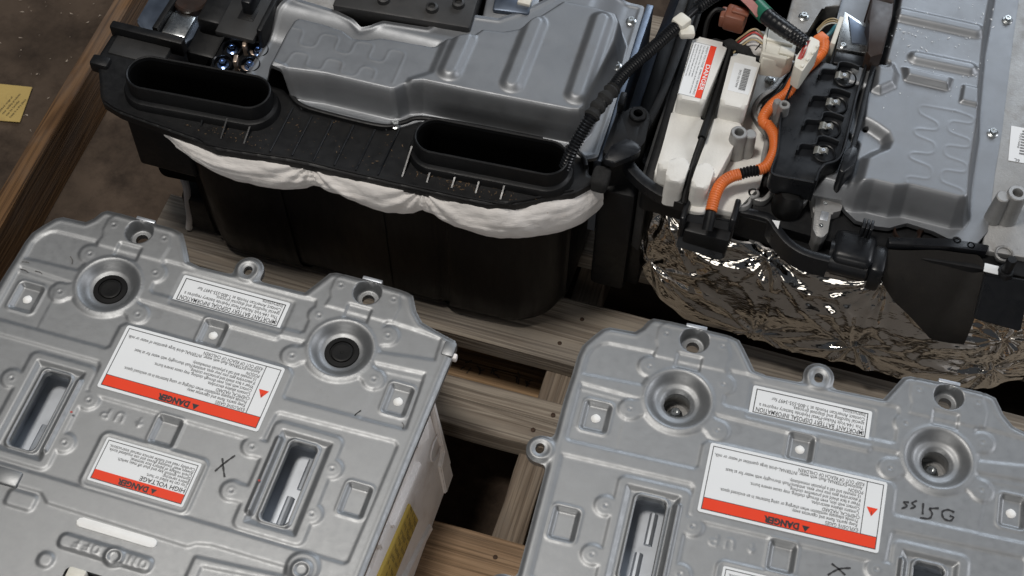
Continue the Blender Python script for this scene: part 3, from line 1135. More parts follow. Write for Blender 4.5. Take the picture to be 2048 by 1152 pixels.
def wadding():
    P = resample(catmull([Vector((x, y, 0)) for x, y in PATH], 10), 2.0)
    n, m = len(P), 24
    V, F = [], []
    pin = (164, 283)
    for i, p in enumerate(P):
        u = i * 2.0
        d = np.interp(u, [a for a, _ in DROP], [b for _, b in DROP])
        t = (P[min(i + 1, n - 1)] - P[max(i - 1, 0)]).normalized()
        nr = Vector((t.y, -t.x, 0))
        pinch = max(math.exp(-((u - q) / 26) ** 2) for q in pin + (0, 520))
        for j in range(m + 1):
            s = j / m
            bul = -4 + 15 * math.sin(math.pi * min(1, .03 + s * .92)) ** .55 * (1 - .4 * pinch)
            k = 0
            for q in pin:
                dx, dz = u - q, s * d + 3
                r = math.hypot(dx, dz)
                k += 2.6 * math.exp(-r / 40) * math.sin(13 * math.atan2(dx, dz) + q)
            k += 2.0 * mnoise.noise(Vector((u * .03, s * 2.2, 3))) + 2.0 * abs(mnoise.noise(Vector((u * .016, s * 6 + u * .006, 7)))) + .8 * mnoise.noise(Vector((u * .10, s * 5, 1))) + .4 * mnoise.noise(Vector((u * .3, s * 9, 4)))
            k += 2.2 * mnoise.noise(Vector((u * .09, 0, 9))) * s ** 3
            q = p + nr * (bul + k - 3)
            V.append((q.x, q.y, 242 - s * d * 1.05 + .8 * k))
    for i in range(n - 1):
        for j in range(m):
            a = i * (m + 1) + j
            F.append((a, a + 1, a + m + 2, a + m + 1))
    # back side a few millimetres in, so that it is a pad
    return from_np('wadding', V, F, M['cloth'], u1)


wadding()
bm = bmesh.new()
bm_tube(bm, catmull([(-28, 205, 115), (-20, 200, 90), (-23, 199, 58), (-26, 198, 26), (-30, 196, 4)], 6), 4.2, 10)
from_bm('glass_cord', bm, M['cloth'], u1)

# duct cover
FRONT = [(-79, 181), (-72, 173), (-50, 166), (4, 160), (40, 156), (63, 152), (150, 161), (205, 162), (350, 168.5), (376, 176.5), (429, 208), (447, 230)]
BACK = [(447, 236), (437, 233), (433, 246), (425, 254), (411, 259), (380, 261), (252, 250), (237, 238), (217, 226), (130, 227), (112, 238), (100, 246), (60, 249), (0, 247), (-28, 247), (-56, 254), (-84, 258), (-98, 264), (-103, 260), (-104, 230), (-98, 216), (-91, 204)]
VENTS = ((25.5, 207, 55, R(4.0)), (338, 217, 57, R(3.6)))


def cover_s(X, Y):
    s = sd_poly(X, Y, rounded(FRONT + BACK, 3, 3))
    for cx, cy, hf, rz in VENTS:
        d = (hf * math.cos(rz), hf * math.sin(rz))
        s = np.maximum(s, -(sd_line(X, Y, [(cx - d[0], cy - d[1]), (cx + d[0], cy + d[1])]) - 20.5))
    return s


def cover_h(X, Y): return 250 - 1.8 * sst(-2.5, 0, sd_poly(X, Y, FRONT + BACK)) + 0 * X


cov = heightfield('duct_cover', -110, 456, 146, 276, 1.6, cover_h, cover_s, 9, M['black'], u1)


def curb(name, pts, w_, z0, z1, m, parent):
    """upstanding lip along a line"""
    bm = bmesh.new()
    P = catmull([Vector((x, y, 0)) for x, y in pts], 6)
    prev = None
    n = len(P)
    for i, p in enumerate(P):
        t = (P[min(i + 1, n - 1)] - P[max(i - 1, 0)]).normalized()
        nr = Vector((-t.y, t.x, 0)) * w_ / 2
        q = [bm.verts.new((p.x + s * nr.x, p.y + s * nr.y, z)) for s, z in ((-1, z0), (-1, z1 - .6), (-.5, z1), (.5, z1), (1, z1 - .6), (1, z0))]
        if prev:
            for k in range(5): bm.faces.new((prev[k], prev[k + 1], q[k + 1], q[k]))
        else: bm.faces.new(q)
        prev = q
    bm.faces.new(prev[::-1])
    return from_bm(name, bm, m, parent, angle=40)


curb('back_lip', [(112, 238), (126, 229), (150, 226), (216, 227), (236, 238), (252, 249), (300, 255), (380, 260)], 4, 246, 256, M['black'], cov)
curb('back_lip', [(405, 257), (420, 254), (428, 248), (432, 240)], 4, 246, 256, M['black'], cov)
curb('front_lip', [(-72, 176), (-50, 169), (4, 163), (40, 159), (63, 155), (150, 164), (205, 165), (350, 171.5), (376, 179.5), (427, 210)], 2.2, 246, 252, M['black'], cov)
for x, y0, y1 in ((118.5, 164, 225), (141.5, 166, 221), (164.5, 166, 221), (187, 167, 222), (210, 168, 223), (233.5, 169, 232)):
    bm = bmesh.new()
    bm_box(bm, x - .9, x + .9, y0, y1, 248, 252.2, .5, 1, rz=R(-1.5))
    from_bm('rib', bm, M['blacksat'], cov)
for k, (x, y0, y1) in enumerate(((-37, 176, 190), (-12.5, 178, 190), (13, 178, 190), (37.5, 174, 190), (63.5, 165, 190), (88.5, 166, 200),
                                 (257, 174, 206), (283, 175, 204), (309, 176, 204), (334, 177, 204), (360, 177, 204), (384.5, 192, 206))):
    bm = bmesh.new()
    bm_prism(bm, [(x - .8, y0), (x + .8, y0), (x + .8, y1), (x - .8, y1)], 247, [251, 251, 262, 262])
    from_bm('fin', bm, M['blacksat'], cov)
for cx, cy, half, rz in VENTS:
    v = lathe('duct_opening', cx, cy, [(29, 249), (28.6, 255), (27, 258.5), (24.8, 259.5), (23.4, 261), (23.0, 276), (22.3, 279.5), (21.2, 280.3), (20.0, 279.5), (19.6, 275)],
              M['black'], cov, 56, half=half, rz=rz)
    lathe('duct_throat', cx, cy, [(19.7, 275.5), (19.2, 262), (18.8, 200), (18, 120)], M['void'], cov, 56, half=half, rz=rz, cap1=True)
# clips on the left ear
box('ear_wall', -104, -20, 262, 272, 240, 262, M['black'], cov, 2)
box('ear_clip', -107, -86, 214, 228, 240, 256, M['black'], cov, 3)
box('ear_tray', -96, -34, 236, 262, 243, 251.5, M['greyplastic'], cov, 1.5)
box('seal_block', 440, 458, 222, 246, 236, 256, M['fuzz'], cov, 5, 3)


# pressed lid of the unit
TOP1 = [(82, 231), (150, 240), (222, 241), (230, 244), (238, 253), (252, 258), (300, 260), (405, 266), (420, 270), (425, 282), (429, 340), (432, 378), (430, 408), (420, 424), (395, 426), (352, 424),
        (345, 412), (318, 371), (306, 364), (281, 360), (275, 348), (262, 341), (248, 336), (240, 326), (186, 322), (172, 315), (162, 313), (150, 319), (124, 322), (92, 322), (84, 312), (82, 290)]
FL1 = [(56, 252), (66, 246), (84, 245), (104, 243), (116, 234), (128, 226), (222, 226), (237, 234), (252, 246), (430, 250), (440, 256), (440, 300), (437, 427), (436, 470), (350, 470), (338, 432), (318, 407), (294, 386), (269, 383), (262, 377), (241, 372),
       (226, 351), (178, 346), (167, 336), (158, 332), (146, 339), (124, 345), (83, 348), (70, 352), (62, 330), (60, 300)]
ZZ = [[(88, 262), (88, 298), (108, 299), (109, 278), (127, 279), (127, 300), (147, 301), (147, 281), (165, 281), (165, 301), (185, 302), (184, 281), (202, 281), (202, 301), (220, 301), (220, 258)],
      [(88, 262), (93, 248), (106, 248), (108, 268), (126, 269), (126, 252), (144, 252), (144, 270), (163, 270), (163, 254), (181, 255), (182, 271), (198, 271), (199, 257)]]


def soft(z, r=6.5):
    out = [z[0]]
    for p0, p1, p2 in zip(z, z[1:], z[2:]):
        p0, p1, p2 = Vector(p0), Vector(p1), Vector(p2)
        a, b = p0 - p1, p2 - p1
        q0, q2 = p1 + a.normalized() * min(r, a.length * .48), p1 + b.normalized() * min(r, b.length * .48)
        for k in range(5):
            t = k / 4
            out.append(tuple((1 - t) ** 2 * q0 + 2 * t * (1 - t) * p1 + t * t * q2))
    return out + [z[-1]]


def lid1_h(X, Y):
    base = 252 + 23 * sst(300, 340, Y) * (1 - sst(380, 420, X))
    s = sd_poly(X, Y, TOP1)
    k = 1 - sst(-11, 1.5, s)
    top = 288 + 4.5 * (1 - sst(-9, 0, sd_poly(X, Y, [(249, 340), (249, 284), (232, 270), (229, 250), (240, 240), (445, 240), (445, 440), (330, 440), (270, 366)])))
    top = top + 2 * sst(300, 318, Y) * (1 - sst(230, 250, X)) * 0
    for a, b in (((273, 334), (272, 287)), ((338, 375), (337.5, 291)), ((403, 400), (404.5, 296))):
        top = top + 5.0 * (1 - sst(-9.5, 0, sd_line(X, Y, [a, b]) - 14))
    top = top - 3.2 * inside(sd_rr(X, Y, 247, 352, 12, 14, 6), 5)
    for z in ZZ: top = top + .36 * np.exp(-(sd_line(X, Y, soft(z)) / .9) ** 2)
    H = base + (top - base) * k
    H = H + 1.0 * np.exp(-((sd_poly(X, Y, FL1) + 4) / 2) ** 2)
    return blur(H, 1.0)


def lid1_s(X, Y):
    s = sd_poly(X, Y, rounded(FL1, 5, 3))
    for c in ((152.5, 350), (248, 366)): s = np.maximum(s, -sd_c(X, Y, c, 3))
    return s


lid1 = heightfield('lid', 48, 446, 218, 474, .85, lid1_h, lid1_s, 5, M['steel2'], u1)
for x, y, z in ((229.5, 234, 252), (428.5, 373, 258), (427, 444, 252)):
    bolt('bolt', x, y, z, 4.0, M['shiny'], lid1, 5)
for x, y in ((147, 349), (158, 352)):
    box('locating_tab', x - 1.5, x + 1.5, y - .8, y + .8, 274, 276.5, M['steel2'], lid1, .3)

# terminal block with four bolts
blk = box('terminal_block', 12, 70, 246, 298, 226, 246, M['black'], u1, 3)
for x, y in ((28, 281.5), (56, 287), (26.5, 259.5), (55, 265.5)):
    lathe('terminal_cup', x, y, [(11.5, 243), (11.5, 252), (10.6, 253), (9.6, 252), (9.4, 247)], M['blacksat'], blk, 28)
    bolt('terminal_bolt', x, y, 247.5, 4.4, M['bluebolt'], blk, 6.5)
for x, y in ((43, 284), (42, 261)):
    box('busbar', x - 2.2, x + 2.2, y - 5, y + 5, 246, 262, M['tanmetal'], blk, .8, rz=R(14))
    box('busbar_foot', x, x + 14, y - 3, y + 4, 246, 248.2, M['tanmetal'], blk, .5, rz=R(10))
# dark plate with a slot, lever
pl = box('cover_plate', 10, 54, 284, 345, 262, 269, M['greyplastic'], u1, 1.5)
box('slot_frame', 26, 44, 308, 325, 268, 269.6, M['black'], pl, .5)
box('lever', 29, 40, 316, 345, 266, 288, M['blacksat'], pl, 2)
box('side_wall', 56, 62, 290, 360, 240, 280, M['black'], u1, 1.5)
# steel pocket behind the left ear
pk = empty('steel_pocket')
pk.parent = u1
bm = bmesh.new()
bm_prism(bm, rounded([(-92, 330), (-92, 296), (-76, 282), (-28, 281), (-24, 292), (-26, 400), (-92, 400)], 4, 3), 205, 238, 2)
o = from_bm('pocket_body', bm, M['strap'], u1)
bm = bmesh.new()
bm_box(bm, -58, -30, 286, 318, 236, 243, 2)
from_bm('steel_insert', bm, M['shiny'], o)
bm = bmesh.new()
bm_prism(bm, [(-66, 284), (-60, 284), (-52, 400), (-60, 400)], 232, 250, 1)
from_bm('pocket_rib', bm, M['black'], o)
lathe('pocket_cap', -44, 338, [(20, 228), (20, 246), (18, 248), (4, 248)], M['termstrip'], o, 30, cap1=True)
bpy.data.objects.remove(pk)
box('side_frame', -24, 10, 270, 470, 150, 240, M['black'], u1, 4)
box('side_block', -20, 8, 300, 380, 236, 262, M['black'], u1, 4)
# black relay housing and silver piece behind the lid
rb = box('relay_housing', 118, 268, 350, 430, 255, 283, M['greyplastic'], u1, 3, rz=R(5))
for x, y in ((172, 366), (225, 370), (250, 384)):
    lathe('relay_boss', x, y, [(7, 280), (6.5, 288), (4, 289), (3.5, 286)], M['greyplastic'], rb, 20, cap1=True)
sv = box('silver_cover', 272, 330, 386, 440, 250, 272, M['steel2'], u1, 4, rz=R(8))
box('silver_step', 282, 322, 396, 430, 271, 278, M['strap'], sv, 3, rz=R(8))
box('white_tag', 308, 322, 408, 425, 277, 282, M['white'], sv, 1)
# rear left corner bits
box('rear_frame', 60, 118, 352, 430, 230, 262, M['castalu'], u1, 5)
# steel flange strap along the right side, bracket
bm = bmesh.new()
bm_prism(bm, [(436, 256), (444, 256), (444, 480), (436, 480)], 120, 246, 1.5)
from_bm('side_flange', bm, M['strap'], u1)
bm = bmesh.new()
sp = catmull([Vector((x, 0, z)) for x, z in ((449, 150), (449, 205), (452, 228), (458, 240), (464, 246))], 5)
prev = None
for p in sp:
    q = [bm.verts.new((p.x + dx, y, p.z)) for y, dx in ((330, 0), (430, 0), (470, 4), (520, 6))]
    if prev:
        for k in range(3): bm.faces.new((prev[k], prev[k + 1], q[k + 1], q[k]))
    prev = q
bmesh.ops.solidify(bm, geom=list(bm.faces), thickness=2)
from_bm('bent_strap', bm, M['strap'], u1)
br = prism('bracket', rounded([(444, 258), (452, 250), (476, 262), (482, 282), (480, 316), (470, 326), (458, 322), (452, 312), (445, 312)], 4, 3), 214, 262, M['black'], u1, 2)
lathe('bracket_boss', 467, 312, [(9, 260), (9, 266), (8, 267), (5, 267), (4.6, 262)], M['black'], br, 24, cap1=True)
box('bracket_tab', 444, 451, 312, 330, 240, 274, M['black'], br, 2)
prism('bracket_wing', rounded([(447, 242), (460, 240), (482, 262), (480, 270), (466, 276), (452, 262)], 5, 3), 262, 270, M['blacksat'], br, 2)
box('wall_side', 446, 486, 245, 330, 30, 214, M['black'], u1, 6)

# crumbs of wood on the cover


def crumb_spot():
    k = random.random()
    if k < .5:
        x = random.gauss(320, 34); y = random.gauss(186, 7)
        return (min(max(x, 246), 410), min(max(y, 174), 196), 250.6)
    if k < .75:
        return (min(max(random.gauss(78, 22), -40), 110), min(max(random.gauss(174, 6), 166), 186), 250.6)
    return (random.uniform(100, 245), random.uniform(170, 222), 250.6)


grit('crumbs', 420, crumb_spot, .36, M['crumb'], 'tawny wood crumbs lying on the black duct cover')

# corrugated harness running from the lid up to the back
hn = empty('wiring_harness', (0, 0, 0))
tag(hn, 'black corrugated wiring harness with ivory clip arching between the two rear units', 'cable')
HP = [(414, 222, 268), (418, 234, 285), (424, 252, 298), (430, 268, 306), (438, 291, 310), (447, 324, 311), (467, 365, 312), (484, 400, 313)]
bm = bmesh.new()
corrugated(bm, HP, 6.0)
from_bm('conduit', bm, M['blacksat'], hn)
bm = bmesh.new()
bm_tube(bm, catmull([(428, 262, 305), (432, 276, 308), (438, 291, 311), (441, 300, 311)], 5), [7.5 + 1.2 * math.sin(i * 1.7) for i in range(16)], 12)
from_bm('tape_wrap', bm, M['fuzz'], hn)
bm = bmesh.new()
bm_tube(bm, catmull([(484, 400, 313), (492, 416, 315), (500, 430, 317)], 6), 4.2, 12)
from_bm('bare_sleeve', bm, M['blacksat'], hn)
bm = bmesh.new()
corrugated(bm, [(497, 425, 316), (512, 446, 318), (535, 468, 318), (565, 490, 318)], 6.0)
from_bm('conduit', bm, M['blacksat'], hn)
cl = box('clip', 478, 494, 394, 410, 305, 321, M['white'], hn, 3, rz=R(-30))
box('clip_wing', 486, 502, 388, 402, 306, 315, M['white'], cl, 3, rz=R(20))

# ================================================================== REAR RIGHT UNIT
u2 = empty('battery_unit', (0, 0, 0))
tag(u2, 'opened battery unit with orange conduit, white foam blocks and crinkled foil skirt', 'battery unit', 'opened battery units at the back of the pallet')

# aluminium base casting: left bay, lid seat, right plate
base = prism('base_casting', rounded([(490, 240), (600, 236), (700, 232), (905, 250), (915, 700), (488, 700)], 6, 3), 205, 240, M['black'], u2, 3)
rp = prism('right_plate', rounded([(832, 262), (905, 268), (912, 700), (824, 700), (830, 420)], 3, 3), 236, 247, M['castalu'], u2, 1.5)
lathe('plate_hole_rim', 853.5, 263, [(9.6, 246), (9.6, 249), (8.4, 250), (7.2, 249), (7, 240)], M['castalu'], rp, 24)
ll = prism('label', [(841, 427), (872, 429), (876, 383), (843.5, 380.5)], 247.2, 247.6, M['label'], u2)
bm = bmesh.new()
for k in range(26):
    y = 424 - k * 1.25
    if k % 3 != 2:
        bm.faces.new([bm.verts.new(p) for p in ((853 + .1 * k * .1, y, 247.75), (866, y + .4, 247.75), (866, y - .4, 247.75), (853, y - .8, 247.75))])
from_bm('bar_code', bm, M['ink'], ll, smooth=False, recalc=False)
text('6L', 6, 855, 385, 247.8, ll, rz=180)
text('YOUT-NANE', 3, 851, 420, 247.8, ll, rz=-92, sx=1.2)


def post(cx, cy, r, z0, z1, hole, m, parent, web=None):
    p = lathe('post', cx, cy, [(r * 1.28, z0), (r * 1.12, (z0 + z1) / 2), (r, z1 - 1), (r - .8, z1), (hole + .4, z1), (hole, z1 - .8), (hole, z1 - 14)], m, parent, 28, cap1=True)
    if web:
        a = web[0]
        dx, dy = math.cos(a), math.sin(a)
        lathe('post_lug', cx + dx * r * 1.45, cy + dy * r * 1.45, [(r * .95, z0), (r * .72, z1 - 4), (r * .6, z1 - 3), (1.4, z1 - 3)], m, p, 18, cap1=True)
    return p


post(849.5, 308, 9.5, 240, 290, 5, M['castalu'], u2, (R(205),))
post(572.5, 301, 8.4, 236, 289, 4.6, M['castalu'], u2, (R(20),))
post(609, 340.5, 5.8, 250, 300, 2.6, M['castalu'], u2, (R(150),))
# black post standing in the plate hole
lathe('rubber_stud', 857, 240, [(8, 210), (8, 252), (7, 254), (5, 254), (5, 272), (4.2, 273.5), (.5, 273.5)], M['black'], u2, 22, cap1=True)

# pressed lid
TOP2 = [(655, 270), (700, 268), (714, 272), (735, 272), (748, 277), (797, 277), (810, 281), (814, 292), (811, 330), (810, 395), (806, 430), (801, 512), (801, 620), (690, 620), (688, 560), (690, 500), (688, 440), (655, 436)]
FL2 = [(650, 272), (687, 272), (698, 264), (706, 258), (727, 257), (740, 259), (748, 265), (756, 270), (782, 268), (796, 264), (812, 262), (826, 266), (834, 284), (832, 355), (832, 420), (828, 548), (826, 700), (640, 700), (640, 480), (648, 430)]
ZA = [(777, 393.5), (741, 391), (741, 380), (763, 373), (763.5, 363), (741, 359.5), (741, 351), (764, 346.5), (764, 332), (741, 328), (741, 320), (765, 315.5), (765.5, 300), (742, 297.5), (742, 288), (760, 282)]
ZB = [(776, 394), (796.5, 391), (795.5, 381.5), (773, 380), (772.5, 365), (797, 361.5), (797, 350.5), (773, 347.5), (773.5, 333.5), (798, 330.5), (798, 318.5), (774.5, 316), (774, 301), (799, 297), (799, 285.5), (783, 283)]


def lid2_h(X, Y):
    base = np.full(X.shape, 250.0)
    s = sd_poly(X, Y, TOP2)
    k = 1 - sst(-12, 1.5, s)
    low = sd_poly(X, Y, [(640, 250), (700, 250), (702, 309), (710, 318), (719, 326), (721, 336), (716, 346), (703, 353), (690, 358), (684, 400), (640, 400)])
    top = 288 - 9 * (1 - sst(-9, 3, low)) - 3.5 * inside(sd_poly(X, Y, [(640, 250), (692, 250), (693, 330), (676, 345), (640, 345)]), 4)
    for a, b, r, h in (((690, 506), (782, 507), 10.5, 5), ((728, 452), (783, 453.5), 9.5, 4.5), ((680, 565), (782, 566), 10, 5)):
        top = top + h * (1 - sst(-8, 0, sd_line(X, Y, [a, b]) - r - 1))
    top = top + 6.5 * inside(sd_poly(X, Y, [(714, 436), (770, 436), (768, 417), (720, 417)]), 6)
    top = top + 2.8 * inside(sd_rr(X, Y, 790, 418, 12, 13.5, 3), 4)
    top = top + 6.0 * inside(sd_poly(X, Y, [(684, 442), (708, 438), (716, 424), (716, 405), (701, 390), (688, 392)]), 9)
    top = top - 4.0 * inside(sd_c(X, Y, (697, 433), 9), 4)
    for z in (ZA, ZB): top = top + .36 * np.exp(-(sd_line(X, Y, soft(z)) / .9) ** 2)
    H = base + (top - base) * k
    return blur(H, 1.0)


def lid2_s(X, Y):
    s = sd_poly(X, Y, rounded(FL2, 4, 3))
    s = np.maximum(s, -sd_poly(X, Y, [(600, 425), (684, 432), (686, 452), (672, 500), (655, 512), (636, 517), (620, 516), (600, 480)]))
    for c in ((697, 433), (694, 349)): s = np.maximum(s, -sd_c(X, Y, c, 3.0))
    return s


lid2 = heightfield('lid', 634, 840, 250, 704, .85, lid2_h, lid2_s, 6, M['steel2'], u2)
for x, y in ((823, 409), (818.5, 570)):
    bolt('bolt', x, y, 250, 4.0, M['shiny'], lid2, 5)
# dried water drops and grains on the lid
V, F = [], []
# left bracket plate beside the opening
prism('bracket_plate', rounded([(588, 470), (612, 474), (622, 518), (640, 524), (640, 620), (588, 620)], 5, 3), 240, 262, M['castalu'], u2, 2)
bolt('bolt', 605, 497, 262, 4, M['shiny'], u2, 5)

# white foam packing
def foam_block(name, pts, z0, z1, r=5, m='foam', parent=u2, rad=6):
    bm = bmesh.new()
    bm_prism(bm, rounded(pts, rad, 4), z0, z1, r, 4)
    return from_bm(name, bm, M[m], parent, angle=60)


fb = prism('foam_tray', rounded([(500, 252), (520, 244), (542, 241), (546, 228), (588, 230), (606, 270), (604, 340), (583, 372), (602, 400), (600, 430), (575, 440), (498, 425)], 6, 3), 225, 252, M['foam'], u2, 2)
f1 = foam_block('foam_block', [(501, 402), (503, 316), (531, 318), (538, 402)], 245, 300)
foam_block('foam_step', [(500, 322), (503, 244), (536, 246), (536, 322)], 245, 275, 5, parent=f1)
f2 = foam_block('foam_block', [(544, 392), (546, 322), (573, 323), (575, 392)], 245, 300)
foam_block('foam_step', [(544, 326), (540, 246), (562, 244), (570, 290), (574, 326)], 245, 276, 5, parent=f2)
foam_block('foam_peg', [(513.5, 256), (514, 226), (533, 228), (534, 258)], 240, 283, 4)
foam_block('foam_peg', [(541, 258), (540, 226), (558, 228), (559, 258)], 240, 283, 4)
box('conduit_pocket', 544, 590, 204, 230, 205, 238, M['black'], u2, 2)
foam_block('foam_shelf', [(541, 236), (541, 220), (560, 222), (560, 236)], 228, 250, 2)
# labels on the two foam blocks, they read along the block
lb = prism('label', [(502.6, 394), (527.4, 394), (527, 321.5), (503.4, 321.5)], 299.7, 300.3, M['label'], u2)
flat('red_band', [(520.8, 393.4), (527.2, 393.4), (526.8, 322), (520.4, 322)], 300.42, M['red'], lb)
border(502.9, 527.2, 321.8, 393.7, .35, 300.36, lb)
lb2 = prism('label', [(549, 379), (573, 379), (571.5, 341), (550, 341)], 299.7, 300.3, M['label'], u2)
bm = bmesh.new()
y = 374.0
k = 0
while y > 345:
    d = (.9, 1.6, .7, 1.2)[k % 4]
    bm.faces.new([bm.verts.new(p) for p in ((560.4, y, 300.45), (567.2, y, 300.45), (567.2, y - d * .55, 300.45), (560.4, y - d * .55, 300.45))])
    y -= d
    k += 1
from_bm('bar_code', bm, M['ink'], lb2, smooth=False, recalc=False)

# dark wire between the foam blocks
bm = bmesh.new()
bm_tube(bm, catmull([(541, 402, 292), (540, 360, 282), (539, 320, 280), (538, 286, 284)], 6), [4.4] * 19, 10)
bm_tube(bm, catmull([(538, 286, 284), (536.5, 262, 276), (536, 240, 268), (537, 222, 258)], 6), [3.0] * 19, 10)
from_bm('sensor_wire', bm, M['rubber'], u2)

# rim of the casting that bends round the foam
curb('cast_rim', [(600, 446), (604, 432), (600, 414), (594, 394), (583, 376), (580, 358), (590, 343), (600, 331), (602, 306), (604, 290)], 5, 238, 260, M['castalu'], u2)
lathe('rim_eye', 606, 437, [(7, 240), (7, 261), (6, 262), (4, 262), (3.5, 250)], M['castalu'], u2, 22)
curb('rubber_seal', [(609, 430), (603, 400), (592, 378), (588, 358), (598, 342), (608, 330), (609, 300)], 4, 236, 256, M['black'], u2)
bolt('bolt', 588, 408, 252, 4.0, M['shiny'], u2, 7)

# orange conduit
og = empty('orange_conduit')
og.parent = u2
tag(og)
OP = [(632, 441, 292), (633, 431, 292), (630, 421, 290), (614, 388, 288), (609, 368, 286), (598, 351, 284), (592, 334, 282), (594, 326, 281), (599, 324, 281), (607, 313, 281), (611, 296, 280), (608, 277, 279), (600, 268, 278)]
bm = bmesh.new()
corrugated(bm, OP, 5.6, 2.6, .35, 14)
from_bm('conduit_section', bm, M['orange'], og)
bm = bmesh.new()
corrugated(bm, [(600, 268, 278), (592, 264, 278), (584, 259, 277)], 5.2, 3.2, .8, 14)
from_bm('black_joint', bm, M['black'], og)
bm = bmesh.new()
corrugated(bm, [(584, 259, 277), (576, 254, 276), (569, 245, 274), (566, 232, 271), (566, 214, 266)], 5.9, 2.6, .35, 14)
from_bm('conduit_section', bm, M['orange'], og)
bm = bmesh.new()
bm_tube(bm, [(566, 214, 266), (566.5, 208, 263), (567, 198, 256)], 5.5, 14)
from_bm('black_end', bm, M['black'], og)

# black fuse tray with four spring clips
TR = [(612, 420), (614, 392), (609, 338), (615, 290), (614, 262), (618, 257), (656, 259), (659, 280), (674, 297), (676, 340), (676, 375), (678, 420)]
tr = prism('fuse_tray', rounded(TR, 3, 3), 262, 286, M['blacksat'], u2, 1.5)
curb('tray_wall', [(611, 420), (613, 392), (608, 338), (614, 290), (613, 262), (618, 256.5), (640, 257.5), (656, 258.5)], 2.2, 270, 294, M['blacksat'], tr)
curb('tray_wall', [(657, 259), (660, 279), (675, 296), (677, 340), (677, 376), (679, 420)], 2.6, 262, 296, M['blacksat'], tr)
curb('tray_hinge', [(684, 300), (686, 340), (686, 380), (687, 420)], 5, 262, 297, M['blacksat'], tr)
prism('tray_latch', rounded([(676, 276), (682, 274), (690, 288), (690, 306), (684, 314), (678, 300)], 3, 3), 262, 299, M['blacksat'], tr, 2)
for x, y in ((659.5, 404), (657, 366.5), (656, 334), (656.5, 302)):
    lathe('clip_well', x + 3, y - 1, [(11.5, 284), (11.5, 288), (10.6, 288.6), (9.6, 288), (9.4, 281), (2, 280.8)], M['blacksat'], tr, 24)
    curb('clip_guard', [(x - 24, y - 10), (x - 22, y - 1), (x - 9, y + 3), (x - 7, y + 13), (x + 2, y + 16), (x + 14, y + 14)], 2, 284, 294, M['blacksat'], tr)
    bm = bmesh.new()
    P = [Vector((x - 8, 0, 290)), Vector((x - 4, 0, 291.5)), Vector((x - 1, 0, 290)), Vector((x + 3, 0, 292)), Vector((x + 6, 0, 289))]
    prev = None
    for p in catmull(P, 4):
        q = [bm.verts.new((p.x, y + yy, p.z)) for yy in (-4.2 + .3 * (p.x - x), 3.6 + .05 * (p.x - x))]
        if prev: bm.faces.new((prev[0], prev[1], q[1], q[0]))
        prev = q
    bmesh.ops.solidify(bm, geom=list(bm.faces), thickness=1.2)
    c = from_bm('spring_clip', bm, M['clip'], tr)
    lathe('clip_screw', x + 1, y, [(2.2, 288), (2.2, 291.6), (1.8, 292.2), (.8, 292.2), (.7, 291)], M['steeldark'], tr, 14, cap1=True)
# rubber boot below the tray and the cast bracket that holds it
lathe('rubber_boot', 637, 258, [(15, 238), (16, 250), (14, 262), (9, 268), (3, 269)], M['rubber'], u2, 28, cap1=True)
curb('cast_bracket', [(597, 262), (600, 257), (612, 256), (619, 270), (621, 283), (624, 268), (632, 258), (642, 257), (652, 266), (656, 284), (661, 270), (666, 256)], 4.5, 214, 250, M['castalu'], u2)
lathe('bracket_eye', 601.5, 259.5, [(6.5, 226), (6.5, 251), (5.5, 252), (3.4, 252), (3.2, 246)], M['castalu'], u2, 20, cap1=True)
cb = prism('cast_arm', rounded([(660, 282), (664, 262), (667, 234), (672, 226), (678, 226), (682, 234), (681, 258), (690, 264), (690, 276), (676, 282)], 3, 3), 222, 252, M['castalu'], u2, 1.5)
bolt('arm_rivet', 673, 268, 251, 2.6, M['shiny'], cb, 2, False)
bolt('arm_rivet', 674, 240, 251, 2.6, M['shiny'], cb, 2, False)
box('arm_window', 671, 679, 247, 258, 251, 252.4, M['steeldark'], cb, .5)
for x in (612, 650):
    box('bracket_leg', x - 3, x + 3, 236, 262, 180, 236, M['castalu'], u2, 1.5)
lathe('cast_elbow', 590, 250, [(13, 222), (13, 246), (11, 250), (8.5, 250), (8, 236)], M['castalu'], u2, 26, cap1=True)

# terminal cups at the lid front
for x, y in ((758, 264), (783, 262)):
    lathe('terminal_cup', x, y, [(13, 205), (13.5, 246), (12.4, 247.5), (11.4, 246), (11, 214), (2, 213)], M['termstrip'], u2, 28)
    bolt('terminal_bolt', x, y, 224, 5.0, M['bluebolt'], u2, 6)
for x, y in ((806, 262), (820, 260)):
    lathe('small_stud', x, y, [(5, 238), (5, 252), (4, 253), (2.4, 253), (2, 249)], M['black'], u2, 16, cap1=True)

# brown black strip, clear silver box, wires in the opening
ts = prism('terminal_strip', [(669, 497), (692, 504), (693, 478), (692, 426), (681, 418), (676, 424), (675, 455), (670, 467)], 270, 311, M['termstrip'], u2, 1.5)
box('strip_extension', 670, 694, 497, 600, 272, 312, M['termstrip'], u2, 2, rz=R(-3))
sb = prism('silver_box', rounded([(645, 492), (676, 476), (678, 441), (646, 438)], 2, 3), 262, 290, M['shiny'], u2, .4)
prism('box_window', [(650, 485), (674, 472), (675, 452), (660, 449)], 289, 292, M['strap'], sb, .8)
bolt('box_screw', 652, 444, 289, 3, M['shiny'], sb, 3, True, True)
box('box_edge', 640, 645, 438, 478, 264, 296, M['white'], sb, 1, rz=R(-4))
box('strip_base', 646, 680, 420, 438, 268, 288, M['blacksat'], u2, 1.5)
prism('opening_floor', [(596, 430), (690, 430), (690, 520), (596, 520)], 215, 222, M['black'], u2)
